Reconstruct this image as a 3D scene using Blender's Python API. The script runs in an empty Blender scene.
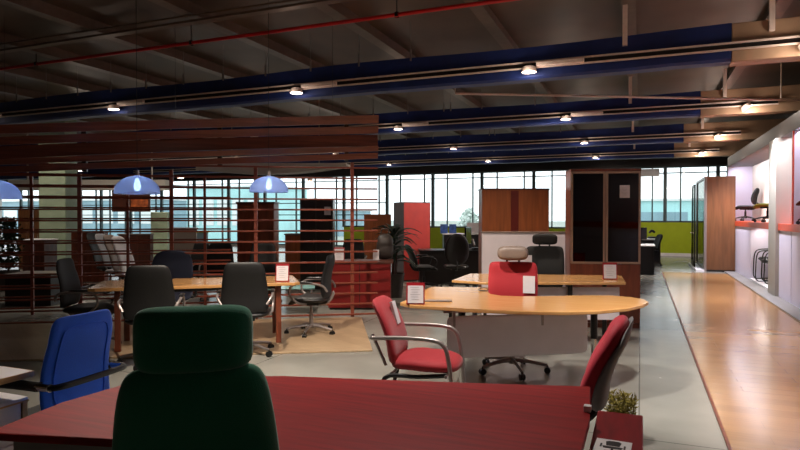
import bpy, bmesh, math, random
from mathutils import Vector, Matrix
random.seed(7)
S = bpy.context.scene
C = S.collection
PI = math.pi
R = math.radians
F = 595.0                                    # focal length in pixels of the 800 px wide frame
CA, SA = math.cos(R(22)), math.sin(R(22))
def G(u, D):                                  # floor-plan point that stands D metres deep, seen in column u
    l = (u - 400) / F
    return Vector((D * (-SA + l * CA), D * (CA + l * SA), 0))

# ------------------------------------------------------------------ materials
def lin(c):
    return tuple((x / 255 / 12.92) if x / 255 <= .04045 else (((x / 255) + .055) / 1.055) ** 2.4 for x in c)
MATS = {}
def mat(name, rgb, rough=.5, metal=0, var=.08, scale=30, bump=0, coat=0, spec=None, sheen=0):
    m = bpy.data.materials.new(name); m.use_nodes = True
    nt = m.node_tree; b = nt.nodes['Principled BSDF']
    c = lin(rgb)
    tc = nt.nodes.new('ShaderNodeTexCoord'); nz = nt.nodes.new('ShaderNodeTexNoise')
    nz.inputs['Scale'].default_value = scale; nz.inputs['Detail'].default_value = 4
    nt.links.new(tc.outputs['Object'], nz.inputs['Vector'])
    cr = nt.nodes.new('ShaderNodeValToRGB')
    cr.color_ramp.elements[0].color = tuple(x * (1 - var) for x in c) + (1,)
    cr.color_ramp.elements[1].color = tuple(min(1, x * (1 + var)) for x in c) + (1,)
    cr.color_ramp.elements[0].position = .3; cr.color_ramp.elements[1].position = .7
    nt.links.new(nz.outputs['Fac'], cr.inputs['Fac']); nt.links.new(cr.outputs['Color'], b.inputs['Base Color'])
    b.inputs['Roughness'].default_value = rough; b.inputs['Metallic'].default_value = metal
    if coat: b.inputs['Coat Weight'].default_value = coat; b.inputs['Coat Roughness'].default_value = .15
    if spec is not None: b.inputs['Specular IOR Level'].default_value = spec
    if sheen: b.inputs['Sheen Weight'].default_value = sheen
    if bump:
        bp = nt.nodes.new('ShaderNodeBump'); bp.inputs['Strength'].default_value = bump; bp.inputs['Distance'].default_value = .004
        nt.links.new(nz.outputs['Fac'], bp.inputs['Height']); nt.links.new(bp.outputs['Normal'], b.inputs['Normal'])
    MATS[name] = m
    return m
def wood(name, c1, c2, rough=.35, stretch=(1.2, 14, 14), rot=0, coat=0, scale=2.2):
    m = bpy.data.materials.new(name); m.use_nodes = True
    nt = m.node_tree; b = nt.nodes['Principled BSDF']
    tc = nt.nodes.new('ShaderNodeTexCoord'); mp = nt.nodes.new('ShaderNodeMapping')
    mp.inputs['Scale'].default_value = stretch; mp.inputs['Rotation'].default_value = (0, 0, rot)
    nz = nt.nodes.new('ShaderNodeTexNoise'); nz.inputs['Scale'].default_value = scale; nz.inputs['Detail'].default_value = 8
    nz.inputs['Distortion'].default_value = .4
    cr = nt.nodes.new('ShaderNodeValToRGB')
    cr.color_ramp.elements[0].color = lin(c1) + (1,); cr.color_ramp.elements[1].color = lin(c2) + (1,)
    cr.color_ramp.elements[0].position = .32; cr.color_ramp.elements[1].position = .68
    nt.links.new(tc.outputs['Object'], mp.inputs['Vector']); nt.links.new(mp.outputs['Vector'], nz.inputs['Vector'])
    nt.links.new(nz.outputs['Fac'], cr.inputs['Fac']); nt.links.new(cr.outputs['Color'], b.inputs['Base Color'])
    b.inputs['Roughness'].default_value = rough
    if coat: b.inputs['Coat Weight'].default_value = coat; b.inputs['Coat Roughness'].default_value = .1
    MATS[name] = m
    return m
def planks(name, c1, c2, rot=0, w=1.3, h=.14, rough=.3):
    m = bpy.data.materials.new(name); m.use_nodes = True
    nt = m.node_tree; b = nt.nodes['Principled BSDF']
    tc = nt.nodes.new('ShaderNodeTexCoord'); mp = nt.nodes.new('ShaderNodeMapping')
    mp.inputs['Rotation'].default_value = (0, 0, rot)
    br = nt.nodes.new('ShaderNodeTexBrick'); br.offset = .37
    br.inputs['Color1'].default_value = lin(c1) + (1,); br.inputs['Color2'].default_value = lin(c2) + (1,)
    br.inputs['Mortar'].default_value = tuple(x * .7 for x in lin(c1)) + (1,)
    br.inputs['Scale'].default_value = 1; br.inputs['Mortar Size'].default_value = .0015
    br.inputs['Brick Width'].default_value = w; br.inputs['Row Height'].default_value = h; br.inputs['Bias'].default_value = 0
    mp2 = nt.nodes.new('ShaderNodeMapping'); mp2.inputs['Scale'].default_value = (1.5, 22, 1); mp2.inputs['Rotation'].default_value = (0, 0, rot)
    nz = nt.nodes.new('ShaderNodeTexNoise'); nz.inputs['Scale'].default_value = 2; nz.inputs['Detail'].default_value = 6
    mx = nt.nodes.new('ShaderNodeMixRGB'); mx.blend_type = 'MULTIPLY'; mx.inputs['Fac'].default_value = .45
    nt.links.new(tc.outputs['Object'], mp.inputs['Vector']); nt.links.new(mp.outputs['Vector'], br.inputs['Vector'])
    nt.links.new(tc.outputs['Object'], mp2.inputs['Vector']); nt.links.new(mp2.outputs['Vector'], nz.inputs['Vector'])
    nt.links.new(br.outputs['Color'], mx.inputs['Color1']); nt.links.new(nz.outputs['Fac'], mx.inputs['Color2'])
    nt.links.new(mx.outputs['Color'], b.inputs['Base Color'])
    b.inputs['Roughness'].default_value = rough
    MATS[name] = m
    return m
def emis(name, rgb, strength):
    m = bpy.data.materials.new(name); m.use_nodes = True
    nt = m.node_tree; b = nt.nodes['Principled BSDF']
    b.inputs['Base Color'].default_value = (.8, .8, .8, 1)
    b.inputs['Emission Color'].default_value = tuple(rgb) + (1,); b.inputs['Emission Strength'].default_value = strength
    MATS[name] = m
    return m
def glass(name, tint=(1, 1, 1), refl=.06, rough=.02):
    m = bpy.data.materials.new(name); m.use_nodes = True
    nt = m.node_tree; nt.nodes.remove(nt.nodes['Principled BSDF'])
    out = nt.nodes['Material Output']; tr = nt.nodes.new('ShaderNodeBsdfTransparent'); gl = nt.nodes.new('ShaderNodeBsdfGlossy')
    tr.inputs['Color'].default_value = tuple(tint) + (1,); gl.inputs['Roughness'].default_value = rough
    mx = nt.nodes.new('ShaderNodeMixShader'); mx.inputs['Fac'].default_value = refl
    nt.links.new(tr.outputs[0], mx.inputs[1]); nt.links.new(gl.outputs[0], mx.inputs[2]); nt.links.new(mx.outputs[0], out.inputs['Surface'])
    MATS[name] = m
    return m

# concrete floor with faint saw-cut joints
def concrete(name, c1, c2, rough=.28, joints=True):
    m = bpy.data.materials.new(name); m.use_nodes = True
    nt = m.node_tree; b = nt.nodes['Principled BSDF']
    tc = nt.nodes.new('ShaderNodeTexCoord')
    nz = nt.nodes.new('ShaderNodeTexNoise'); nz.inputs['Scale'].default_value = 1.3; nz.inputs['Detail'].default_value = 5; nz.inputs['Roughness'].default_value = .5
    cr = nt.nodes.new('ShaderNodeValToRGB')
    cr.color_ramp.elements[0].color = lin(c1) + (1,); cr.color_ramp.elements[1].color = lin(c2) + (1,)
    cr.color_ramp.elements[0].position = .25; cr.color_ramp.elements[1].position = .75
    nt.links.new(tc.outputs['Object'], nz.inputs['Vector']); nt.links.new(nz.outputs['Fac'], cr.inputs['Fac'])
    col = cr.outputs['Color']
    if joints:
        br = nt.nodes.new('ShaderNodeTexBrick'); br.offset = 0
        br.inputs['Color1'].default_value = br.inputs['Color2'].default_value = (1, 1, 1, 1); br.inputs['Mortar'].default_value = (.5, .5, .5, 1)
        br.inputs['Scale'].default_value = 1; br.inputs['Mortar Size'].default_value = .006
        br.inputs['Brick Width'].default_value = 3.6; br.inputs['Row Height'].default_value = 4.3
        mx = nt.nodes.new('ShaderNodeMixRGB'); mx.blend_type = 'MULTIPLY'; mx.inputs['Fac'].default_value = 1
        nt.links.new(tc.outputs['Object'], br.inputs['Vector']); nt.links.new(col, mx.inputs['Color1']); nt.links.new(br.outputs['Color'], mx.inputs['Color2'])
        col = mx.outputs['Color']
    nt.links.new(col, b.inputs['Base Color'])
    mr = nt.nodes.new('ShaderNodeMapRange'); mr.inputs['To Min'].default_value = rough - .06; mr.inputs['To Max'].default_value = rough + .1
    nt.links.new(nz.outputs['Fac'], mr.inputs['Value']); nt.links.new(mr.outputs['Result'], b.inputs['Roughness'])
    MATS[name] = m
    return m

m_conc = concrete('concrete', (118, 117, 110), (144, 142, 134), .22)
m_kerb = concrete('kerb', (112, 110, 108), (140, 136, 132), .5, False)
m_corr = planks('corridor_laminate', (164, 118, 72), (182, 134, 86), 0, 1.3, .16, .2)
m_plat = planks('platform_laminate', (176, 148, 116), (192, 164, 130), R(29), 1.2, .15, .3)
m_metalroof = mat('roof_sheet', (92, 70, 54), .5, .2, .25, 1.0)
m_rafter = mat('rafter_steel', (112, 90, 76), .45, .4, .12, 8)
m_wallw = mat('painted_wall', (190, 188, 182), .7, 0, .04, 4)
m_wallgreen = mat('green_wall', (164, 180, 10), .6, 0, .06, 3)
m_lav = mat('lavender_panel', (232, 226, 244), .5, 0, .02, 3)
m_cream = mat('cream_panel', (218, 208, 192), .55, 0, .03, 3)
m_header = mat('header_board', (72, 62, 57), .55, 0, .08, 3)
m_pillar = mat('pillar_paint', (168, 164, 152), .55, 0, .04, 3)
m_orange = mat('orange_shelf', (205, 70, 38), .4, 0, .04, 6)
m_navy = mat('navy_beam', (8, 38, 104), .6, 0, .2, 4, .3, sheen=.2)
m_beige = mat('beige_beam', (172, 140, 112), .6, 0, .08, 5, .2)
m_rail = mat('track_rail', (236, 216, 204), .4, 0, .05, 20)
m_redpipe = mat('red_pipe', (190, 18, 22), .35, 0, .05, 10)
m_grey = mat('grey_tube', (150, 140, 136), .35, .6, .05, 20)
m_chrome = mat('chrome', (200, 198, 196), .18, 1, .03, 20)
m_black = mat('black_plastic', (14, 14, 15), .4, 0, .1, 40)
m_blackfab = mat('black_fabric', (9, 9, 10), .75, 0, .25, 160, .3)
m_leather = mat('black_leather', (9, 8, 8), .55, 0, .2, 60, .25)
m_navyfab = mat('navy_fabric', (16, 22, 44), .8, 0, .2, 160, .3)
m_green = mat('green_fabric', (4, 124, 88), .85, 0, .12, 260, .3, sheen=.35)
m_greenback = mat('green_shell', (5, 60, 48), .7, 0, .12, 200, .2)
m_blue = mat('blue_mesh', (18, 104, 252), .7, 0, .12, 220, .35, sheen=.2)
m_red = mat('red_fabric', (150, 5, 22), .75, 0, .1, 200, .3, sheen=.15)
m_crimson = mat('crimson_fabric', (176, 4, 40), .7, 0, .1, 200, .3, sheen=.15)
m_greyback = mat('grey_shell', (120, 118, 120), .55, 0, .06, 40)
m_taupe = mat('taupe_leather', (116, 100, 90), .5, 0, .06, 50, .1)
m_desk = wood('maple_desk', (184, 134, 80), (194, 146, 92), .26, (1, 10, 10), R(12), coat=.3)
m_desk2 = wood('pale_maple', (206, 160, 98), (228, 184, 124), .3, (10, 1, 10), 0)
m_mahog = wood('mahogany', (126, 8, 13), (158, 18, 19), .52, (1.2, 16, 16), R(-15), coat=0, scale=2.6)
m_mahogd = wood('mahogany_dark', (112, 6, 12), (138, 12, 20), .5, (12, 1.2, 12), coat=0)
for q_ in (m_mahog, m_mahogd): q_.node_tree.nodes['Principled BSDF'].inputs['Specular IOR Level'].default_value = .2
m_slat = wood('slat_wood', (112, 50, 34), (138, 68, 48), .4, (1, 12, 12), R(-31))
m_canopy = wood('canopy_wood', (98, 52, 38), (134, 74, 56), .38, (.6, 8, 14), R(-31))
m_cab = wood('walnut_cabinet', (94, 44, 26), (124, 62, 38), .4, (8, 8, .9))
m_cab2 = wood('walnut_dark', (62, 30, 20), (88, 44, 30), .4, (8, 8, .9))
m_brown = wood('tan_veneer', (112, 58, 28), (140, 76, 38), .4, (10, 10, .7))
m_stripe = mat('dark_red_stripe', (84, 22, 14), .4, 0, .08, 10)
m_ward = wood('wardrobe_veneer', (96, 60, 34), (118, 76, 46), .4, (6, 6, .6))
m_frame = mat('bronze_frame', (170, 144, 124), .35, .5, .05, 20)
m_winframe = mat('window_frame', (74, 88, 90), .5, .2, .06, 10)
m_dark = mat('dark_board', (24, 18, 16), .35, 0, .15, 20)
m_whitep = mat('white_panel', (204, 194, 198), .45, 0, .03, 8)
m_white = mat('white_laminate', (236, 232, 232), .4, 0, .02, 8)
m_paper = mat('paper', (206, 200, 202), .8, 0, .02, 30)
m_ink = mat('ink', (150, 140, 142), .8, 0, .02, 30)
m_signred = mat('sign_red', (140, 8, 22), .45, 0, .05, 20)
m_redpanel = mat('red_lacquer', (232, 84, 78), .4, 0, .05, 6)
m_redcount = mat('red_counter', (120, 14, 14), .35, 0, .08, 6)
m_column = mat('column_paint', (132, 146, 122), .7, 0, .12, 3)
m_bulk = mat('bulkhead', (178, 172, 162), .7, 0, .05, 3)
m_leaf = mat('leaf', (20, 40, 18), .5, 0, .3, 12)
m_moss = mat('moss', (104, 92, 24), .9, 0, .5, 60, .5)
m_pot = mat('pot', (60, 52, 48), .5, 0, .1, 10)
m_olive = mat('olive_fabric', (134, 136, 40), .7, 0, .1, 100, .2)
m_lamp = emis('lamp_disc', (1, .93, .86), 40)
m_bulb = emis('pendant_bulb', (.93, .97, 1), 16)
m_winglass = glass('window_glass', (.97, .99, .99), .05)
m_smoke = glass('smoked_glass', (.10, .085, .08), .07, .03)
m_doorglass = glass('door_glass', (.6, .62, .6), .12, .05)
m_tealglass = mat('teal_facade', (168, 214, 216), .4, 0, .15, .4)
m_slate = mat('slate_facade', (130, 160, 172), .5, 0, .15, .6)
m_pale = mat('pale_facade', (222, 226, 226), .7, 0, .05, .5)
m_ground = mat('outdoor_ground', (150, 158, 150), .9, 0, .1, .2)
m_tree = mat('hazy_foliage', (206, 216, 210), .9, 0, .2, .8)  # distance haze is put into this pale foliage colour
m_screen = mat('monitor_black', (10, 10, 12), .2, 0, .05, 10)
m_bluepic = mat('poster_blue', (70, 110, 190), .5, 0, .5, 12)
m_teal = mat('frosted_shelf_glass', (150, 200, 196), .2, 0, .05, 10)
m_mural = mat('mural_orange', (170, 84, 36), .5, 0, .7, 5)

def domemat():
    m = bpy.data.materials.new('blue_acrylic'); m.use_nodes = True
    nt = m.node_tree; nt.nodes.remove(nt.nodes['Principled BSDF'])
    out = nt.nodes['Material Output']
    tl = nt.nodes.new('ShaderNodeBsdfTranslucent'); df = nt.nodes.new('ShaderNodeBsdfDiffuse'); tr = nt.nodes.new('ShaderNodeBsdfTransparent'); gl = nt.nodes.new('ShaderNodeBsdfGlossy')
    tl.inputs['Color'].default_value = (.56, .68, .96, 1); df.inputs['Color'].default_value = (.44, .54, .8, 1)
    tr.inputs['Color'].default_value = (.62, .75, 1, 1); gl.inputs['Roughness'].default_value = .1
    a = nt.nodes.new('ShaderNodeMixShader'); b = nt.nodes.new('ShaderNodeMixShader'); c = nt.nodes.new('ShaderNodeMixShader')
    a.inputs['Fac'].default_value = .4; b.inputs['Fac'].default_value = .35; c.inputs['Fac'].default_value = .06
    nt.links.new(tl.outputs[0], a.inputs[1]); nt.links.new(df.outputs[0], a.inputs[2])
    nt.links.new(a.outputs[0], b.inputs[1]); nt.links.new(tr.outputs[0], b.inputs[2])
    nt.links.new(b.outputs[0], c.inputs[1]); nt.links.new(gl.outputs[0], c.inputs[2]); nt.links.new(c.outputs[0], out.inputs['Surface'])
    return m
m_dome = domemat()

# ------------------------------------------------------------------ mesh helpers
def B(): return bmesh.new()
def bx(bm, x0, x1, y0, y1, z0, z1, bev=0, seg=2, M=None):
    r = bmesh.ops.create_cube(bm, size=1)
    vs = r['verts']
    for v in vs: v.co = Vector(((x0 + x1) / 2 + v.co.x * (x1 - x0), (y0 + y1) / 2 + v.co.y * (y1 - y0), (z0 + z1) / 2 + v.co.z * (z1 - z0)))
    if bev:
        es = list({e for v in vs for e in v.link_edges})
        r2 = bmesh.ops.bevel(bm, geom=es, offset=bev, segments=seg, affect='EDGES', profile=.5)
        vs = list({v for f in r2['faces'] for v in f.verts} | {v for v in vs if v.is_valid})
    if M is not None:
        for v in vs: v.co = M @ v.co
    return bm
def cyl(bm, p0, p1, r0, r1=None, seg=14, cap=True):
    r1 = r0 if r1 is None else r1
    p0, p1 = Vector(p0), Vector(p1); d = (p1 - p0).normalized()
    a = d.orthogonal().normalized(); b = d.cross(a)
    A = [bm.verts.new(p0 + (a * math.cos(t) + b * math.sin(t)) * r0) for t in [2 * PI * i / seg for i in range(seg)]]
    Bv = [bm.verts.new(p1 + (a * math.cos(t) + b * math.sin(t)) * r1) for t in [2 * PI * i / seg for i in range(seg)]]
    for i in range(seg): bm.faces.new((A[i], A[(i + 1) % seg], Bv[(i + 1) % seg], Bv[i]))
    if cap: bm.faces.new(A[::-1]); bm.faces.new(Bv)
    return bm
def smoothpath(pts, n=5):
    pts = [Vector(p) for p in pts]; out = []
    for i in range(len(pts) - 1):
        p0 = pts[max(i - 1, 0)]; p1 = pts[i]; p2 = pts[i + 1]; p3 = pts[min(i + 2, len(pts) - 1)]
        for k in range(n):
            t = k / n
            out.append(.5 * ((2 * p1) + (p2 - p0) * t + (2 * p0 - 5 * p1 + 4 * p2 - p3) * t * t + (3 * p1 - p0 - 3 * p2 + p3) * t ** 3))
    out.append(pts[-1]); return out
def tube(bm, pts, r, seg=10, smooth=5, flat=1.0, up=None):
    P = smoothpath(pts, smooth) if smooth else [Vector(p) for p in pts]
    n = len(P); rings = []
    t0 = (P[1] - P[0]).normalized(); nrm = (up or t0.orthogonal()).normalized()
    for i in range(n):
        t = (P[min(i + 1, n - 1)] - P[max(i - 1, 0)]).normalized()
        nrm = (nrm - t * nrm.dot(t)).normalized(); bn = t.cross(nrm)
        rr = r(i / (n - 1)) if callable(r) else r
        rings.append([bm.verts.new(P[i] + (nrm * math.cos(a) * flat + bn * math.sin(a)) * rr) for a in [2 * PI * k / seg for k in range(seg)]])
    for i in range(n - 1):
        for k in range(seg): bm.faces.new((rings[i][k], rings[i][(k + 1) % seg], rings[i + 1][(k + 1) % seg], rings[i + 1][k]))
    bm.faces.new(rings[0][::-1]); bm.faces.new(rings[-1])
    return bm
def lathe(bm, prof, seg=32, c=(0, 0, 0)):
    c = Vector(c); rings = []
    for r, z in prof:
        rings.append([bm.verts.new(c + Vector((r * math.cos(a), r * math.sin(a), z))) for a in [2 * PI * k / seg for k in range(seg)]])
    for i in range(len(rings) - 1):
        for k in range(seg): bm.faces.new((rings[i][k], rings[i][(k + 1) % seg], rings[i + 1][(k + 1) % seg], rings[i + 1][k]))
    return bm
def prism(bm, pts, z0, z1, bev=0):
    lo = [bm.verts.new((p[0], p[1], z0)) for p in pts]; hi = [bm.verts.new((p[0], p[1], z1)) for p in pts]
    n = len(pts)
    for i in range(n): bm.faces.new((lo[i], lo[(i + 1) % n], hi[(i + 1) % n], hi[i]))
    f0 = bm.faces.new(lo[::-1]); f1 = bm.faces.new(hi)
    if bev:
        bmesh.ops.bevel(bm, geom=list(f1.edges) + list(f0.edges), offset=bev, segments=2, affect='EDGES', profile=.5)
    return bm
def cushion(bm, w, h, t, warp, n=16, p=5.0, edge=6.0):
    """soft rounded pad: a across, b up, c thickness, all passed through warp()"""
    def pt(i, j, s):
        a = math.sin(PI / 2 * (2 * i / n - 1)); b = math.sin(PI / 2 * (2 * j / n - 1))
        m = max(abs(a), abs(b))
        if m < 1e-9: q = 1
        else: q = 1 / ((abs(a / m) ** p + abs(b / m) ** p) ** (1 / p))
        c = s * t / 2 * math.sqrt(max(0, 1 - m ** edge))
        return warp(a * q * w / 2, b * q * h / 2, c)
    front = {}; back = {}
    for i in range(n + 1):
        for j in range(n + 1):
            v = bm.verts.new(pt(i, j, 1)); front[i, j] = v
            back[i, j] = v if i in (0, n) or j in (0, n) else bm.verts.new(pt(i, j, -1))
    for i in range(n):
        for j in range(n):
            bm.faces.new((front[i, j], front[i + 1, j], front[i + 1, j + 1], front[i, j + 1]))
            bm.faces.new((back[i, j], back[i, j + 1], back[i + 1, j + 1], back[i + 1, j]))
    return bm
def obj(name, bm, m, parent=None, smooth=False, loc=None, rot=None):
    bmesh.ops.remove_doubles(bm, verts=bm.verts, dist=1e-6)
    bmesh.ops.recalc_face_normals(bm, faces=bm.faces)
    me = bpy.data.meshes.new(name); bm.to_mesh(me); bm.free()
    if smooth:
        for p in me.polygons: p.use_smooth = True
        try: me.set_sharp_from_angle(angle=R(40))
        except Exception: pass
    me.materials.append(m)
    o = bpy.data.objects.new(name, me); C.objects.link(o)
    if parent is not None: o.parent = parent
    if loc is not None: o.location = loc
    if rot is not None: o.rotation_euler = rot
    return o
def thing(name, label, cat, loc=(0, 0, 0), rotz=0, group=None):
    o = bpy.data.objects.new(name, None); C.objects.link(o)
    o.location = loc; o.rotation_euler = (0, 0, rotz); o['label'] = label; o['category'] = cat
    if group: o['group'] = group
    o.empty_display_size = .1
    return o
def tag(o, label, cat, group=None):
    o['label'] = label; o['category'] = cat
    if group: o['group'] = group
    return o
def struct(name, bm, m, parent=None, label=None):
    o = obj(name, bm, m, parent)
    if parent is None: o['kind'] = 'structure'
    if label: o['label'] = label
    return o
def dup(root, loc, rotz, label, group=None, scale=None):
    r = root.copy(); C.objects.link(r); r.location = loc; r.rotation_euler = (0, 0, rotz); r['label'] = label
    if group: r['group'] = group
    if scale: r.scale = scale
    for ch in list(root.children):
        c = ch.copy(); C.objects.link(c); c.parent = r
        for g in list(ch.children):
            d = g.copy(); C.objects.link(d); d.parent = c
    return r

# ------------------------------------------------------------------ room shell
XR = 2.35; YB = 24.3; XL = -36; YF = -5; ZC = 4.42
struct('floor', bx(B(), XL, 3.7, YF, YB + .2, -.2, 0), m_conc)
struct('trim_1', bx(B(), .55, 2.08, YF + .1, 17.3, .0, .012), m_corr, label='tan laminate walkway strip along the display wall')
struct('trim_2', bx(B(), .53, .55, YF + .1, 17.3, .0, .014), m_cab, label='dark seam strip beside the laminate walkway')
struct('trim_3', bx(B(), 2.08, 2.35, YF + .1, 17.9, .0, .03), m_kerb, label='grey kerb strip at the foot of the display wall')
C0 = Vector((-2.74, 5.97, 0)); ax = Vector((.875, .485, 0)); bxv = Vector((-.485, .875, 0))
pl = [C0, C0 + bxv * 2.15, C0 + bxv * 2.15 - ax * 5.6, C0 - ax * 5.6]
struct('trim_4', prism(B(), [p.to_2d() for p in pl], 0, .02, .004), m_plat, label='pale wood laminate platform under the meeting table')
ceil = struct('ceiling', bx(B(), XL, 3.7, YF, YB + .2, ZC, ZC + .1), m_metalroof)
k = 0
for x in [1.7 - 1.86 * i for i in range(20)]:
    b = B(); bx(b, x - .045, x + .045, YF + .1, YB, ZC - .16, ZC); bx(b, x - .09, x + .09, YF + .1, YB, ZC - .175, ZC - .155)
    struct('rafter', b, m_rafter, ceil)
for y in [6.0, 10.4, 14.8, 19.1]:            # corrugation ribs and cross bracing of the roof
    b = B(); cyl(b, (XL + .5, y, ZC - .20), (3.4, y + .6, ZC - .20), .014, seg=6); struct('brace_rod', b, m_rafter, ceil)
struct('wall_left', bx(B(), XL - .2, XL, YF, YB + .2, 0, ZC), m_wallw)
struct('wall_behind', bx(B(), XL, 3.7, YF - .2, YF, 0, ZC), m_wallw)
struct('wall_outer', bx(B(), 3.6, 3.8, YF, YB + .2, 0, ZC), m_header)
# window wall: low green parapet, window bays, head above
SILL_R, SILL_L, HEAD = 1.26, 1.0, 3.35
struct('wall_parapet', bx(B(), -.6, 3.6, YB, YB + .2, 0, SILL_R), m_wallgreen)
struct('wall_parapet_low', bx(B(), -12.6, -.6, YB, YB + .2, 0, SILL_L), m_wallgreen)
struct('baseboard_far', bx(B(), XL, -12.6, YB, YB + .2, 0, .1), m_wallw)
struct('wall_head', bx(B(), XL, 3.6, YB, YB + .2, HEAD, ZC), m_dark)
struct('baseboard_back', bx(B(), -.6, 3.6, YB - .02, YB, 0, .12), m_white)
edges = [3.6, 2.6, .85, -1.6, -4.0, -6.14, -8.3] + [-8.3 - 2.15 * i for i in range(1, 13)]
for i in range(len(edges) - 1):
    x1, x0 = edges[i], edges[i + 1]; sl = SILL_R if x1 > -.6 else (SILL_L if x1 > -12.5 else .1)
    b = B()
    bx(b, x0 - .06, x0 + .06, YB - .02, YB + .1, sl, HEAD)
    bx(b, x0 + .05, x1 - .05, YB, YB + .08, sl, sl + .06); bx(b, x0 + .05, x1 - .05, YB, YB + .08, HEAD - .06, HEAD)
    bx(b, x0 + .05, x1 - .05, YB + .02, YB + .07, HEAD - .27, HEAD - .23)
    q = x0 + (x1 - x0) * .3; w = .025
    bx(b, q - w, q + w, YB, YB + .08, sl, HEAD); q = x0 + (x1 - x0) * .82; bx(b, q - w, q + w, YB, YB + .08, sl, HEAD)
    if x1 < -10:
        for z in (1.55, 2.1): bx(b, x0 + .05, x1 - .05, YB + .02, YB + .07, z - .02, z + .02)
    o = struct('window_%d' % (i + 1), b, m_winframe)
    struct('pane', bx(B(), x0 + .05, x1 - .05, YB + .04, YB + .05, sl + .05, HEAD - .05), m_winglass, o)
# roller blind behind the tall cabinet
o = obj('roller_blind', bx(B(), -.75, .65, YB - .16, YB - .06, 2.98, 3.26, .03), m_white); tag(o, 'white rolled-up blind hanging at the top of the window beside the glazed bookcase', 'blind')

# ------------------------------------------------------------------ display wall on the right
struct('wall_right', bx(B(), 2.35, 3.6, -2.0, 19.7, 2.92, 3.19), m_header)
struct('wall_right_niche', bx(B(), 3.02, 3.12, -2, 21, 0, 2.92), m_lav)
b = B(); bx(b, 2.97, 3.02, 13.45, 19.6, 1.36, 2.92); struct('trim_5', b, m_cream, label='cream back panel of the middle upper niche')
struct('trim_6', bx(B(), 2.33, 3.02, -2, 19.7, 1.24, 1.36), m_orange, label='orange shelf board running along the display wall')
struct('trim_7', bx(B(), 2.29, 2.70, 12.65, 13.3, .0, 2.92), m_pillar, label='grey white pillar dividing the display niches')
b = B(); bx(b, 2.35, 3.02, 15.7, 20, 0, 1.24); struct('trim_8', b, m_lav, label='white lavender box front below the shelf beyond the stools')
b = B(); bx(b, 2.35, 3.02, 11.72, 12.65, 0, 1.24); bx(b, 2.35, 3.02, -2, 11.68, 0, 1.24); struct('trim_9', b, m_lav, label='white lavender box fronts below the shelf nearest the camera')
struct('trim_10', bx(B(), 2.35, 3.02, 13.3, 15.7, 0, .07), m_white, label='white floor of the lower niche holding the stools')
struct('trim_11', bx(B(), 2.96, 3.02, 13.3, 15.7, .07, 1.24), m_cream, label='cream back of the lower niche')
struct('trim_12', bx(B(), 2.375, 3.02, 11.68, 11.72, 1.36, 2.92), m_lav)
struct('trim_21', bx(B(), 2.35, 2.375, 11.68, 11.72, 1.36, 2.92), m_orange, label='thin red edge of the divider between the nearest upper niches')
struct('trim_13', bx(B(), 2.35, 3.02, 19.6, 19.7, 1.36, 2.92), m_lav, label='lavender end panel of the upper display niche')
struct('trim_14', bx(B(), 3.12, 3.6, -2, 21, 2.85, 2.92), m_header)

# wood clad partition with the open glazed door
struct('wall_partition', bx(B(), 1.66, 2.34, 18.0, 18.12, 0.05, 2.56), m_ward, label='wood veneer end of the meeting room partition')
struct('baseboard_partition', bx(B(), 1.66, 2.34, 17.98, 18.12, 0, .05), m_dark)
b = B(); bx(b, 1.60, 1.66, 17.97, 18.14, 0, 2.56); bx(b, 1.60, 1.66, 20.5, 20.6, 0, 2.56); bx(b, 1.60, 1.66, 18.12, 20.6, 2.5, 2.56); bx(b, 1.60, 1.66, 18.12, 20.6, 0, .1)
o = struct('wall_glazed', b, m_grey); struct('pane', bx(B(), 1.62, 1.64, 18.12, 20.5, .1, 2.5), m_doorglass, o)
b = B(); bx(b, 1.42, 1.46, 18.9, 18.98, .05, 2.4); bx(b, 1.42, 1.46, 19.75, 19.83, .05, 2.4); bx(b, 1.42, 1.46, 18.9, 19.83, 2.32, 2.4); bx(b, 1.42, 1.46, 18.9, 19.83, .05, .2)
o = struct('door_1', b, m_dark); struct('pane', bx(B(), 1.43, 1.45, 18.98, 19.75, .2, 2.32), m_doorglass, o)
b = B(); cyl(b, (1.42, 18.94, 1.02), (1.34, 18.94, 1.02), .014); cyl(b, (1.34, 18.92, 1.02), (1.34, 19.08, 1.02), .016); struct('handle', b, m_chrome, o)
struct('trim_15', bx(B(), 1.40, 1.60, 17.9, 20.4, 0, .05), m_white, label='white threshold strip along the glazed partition')

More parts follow.
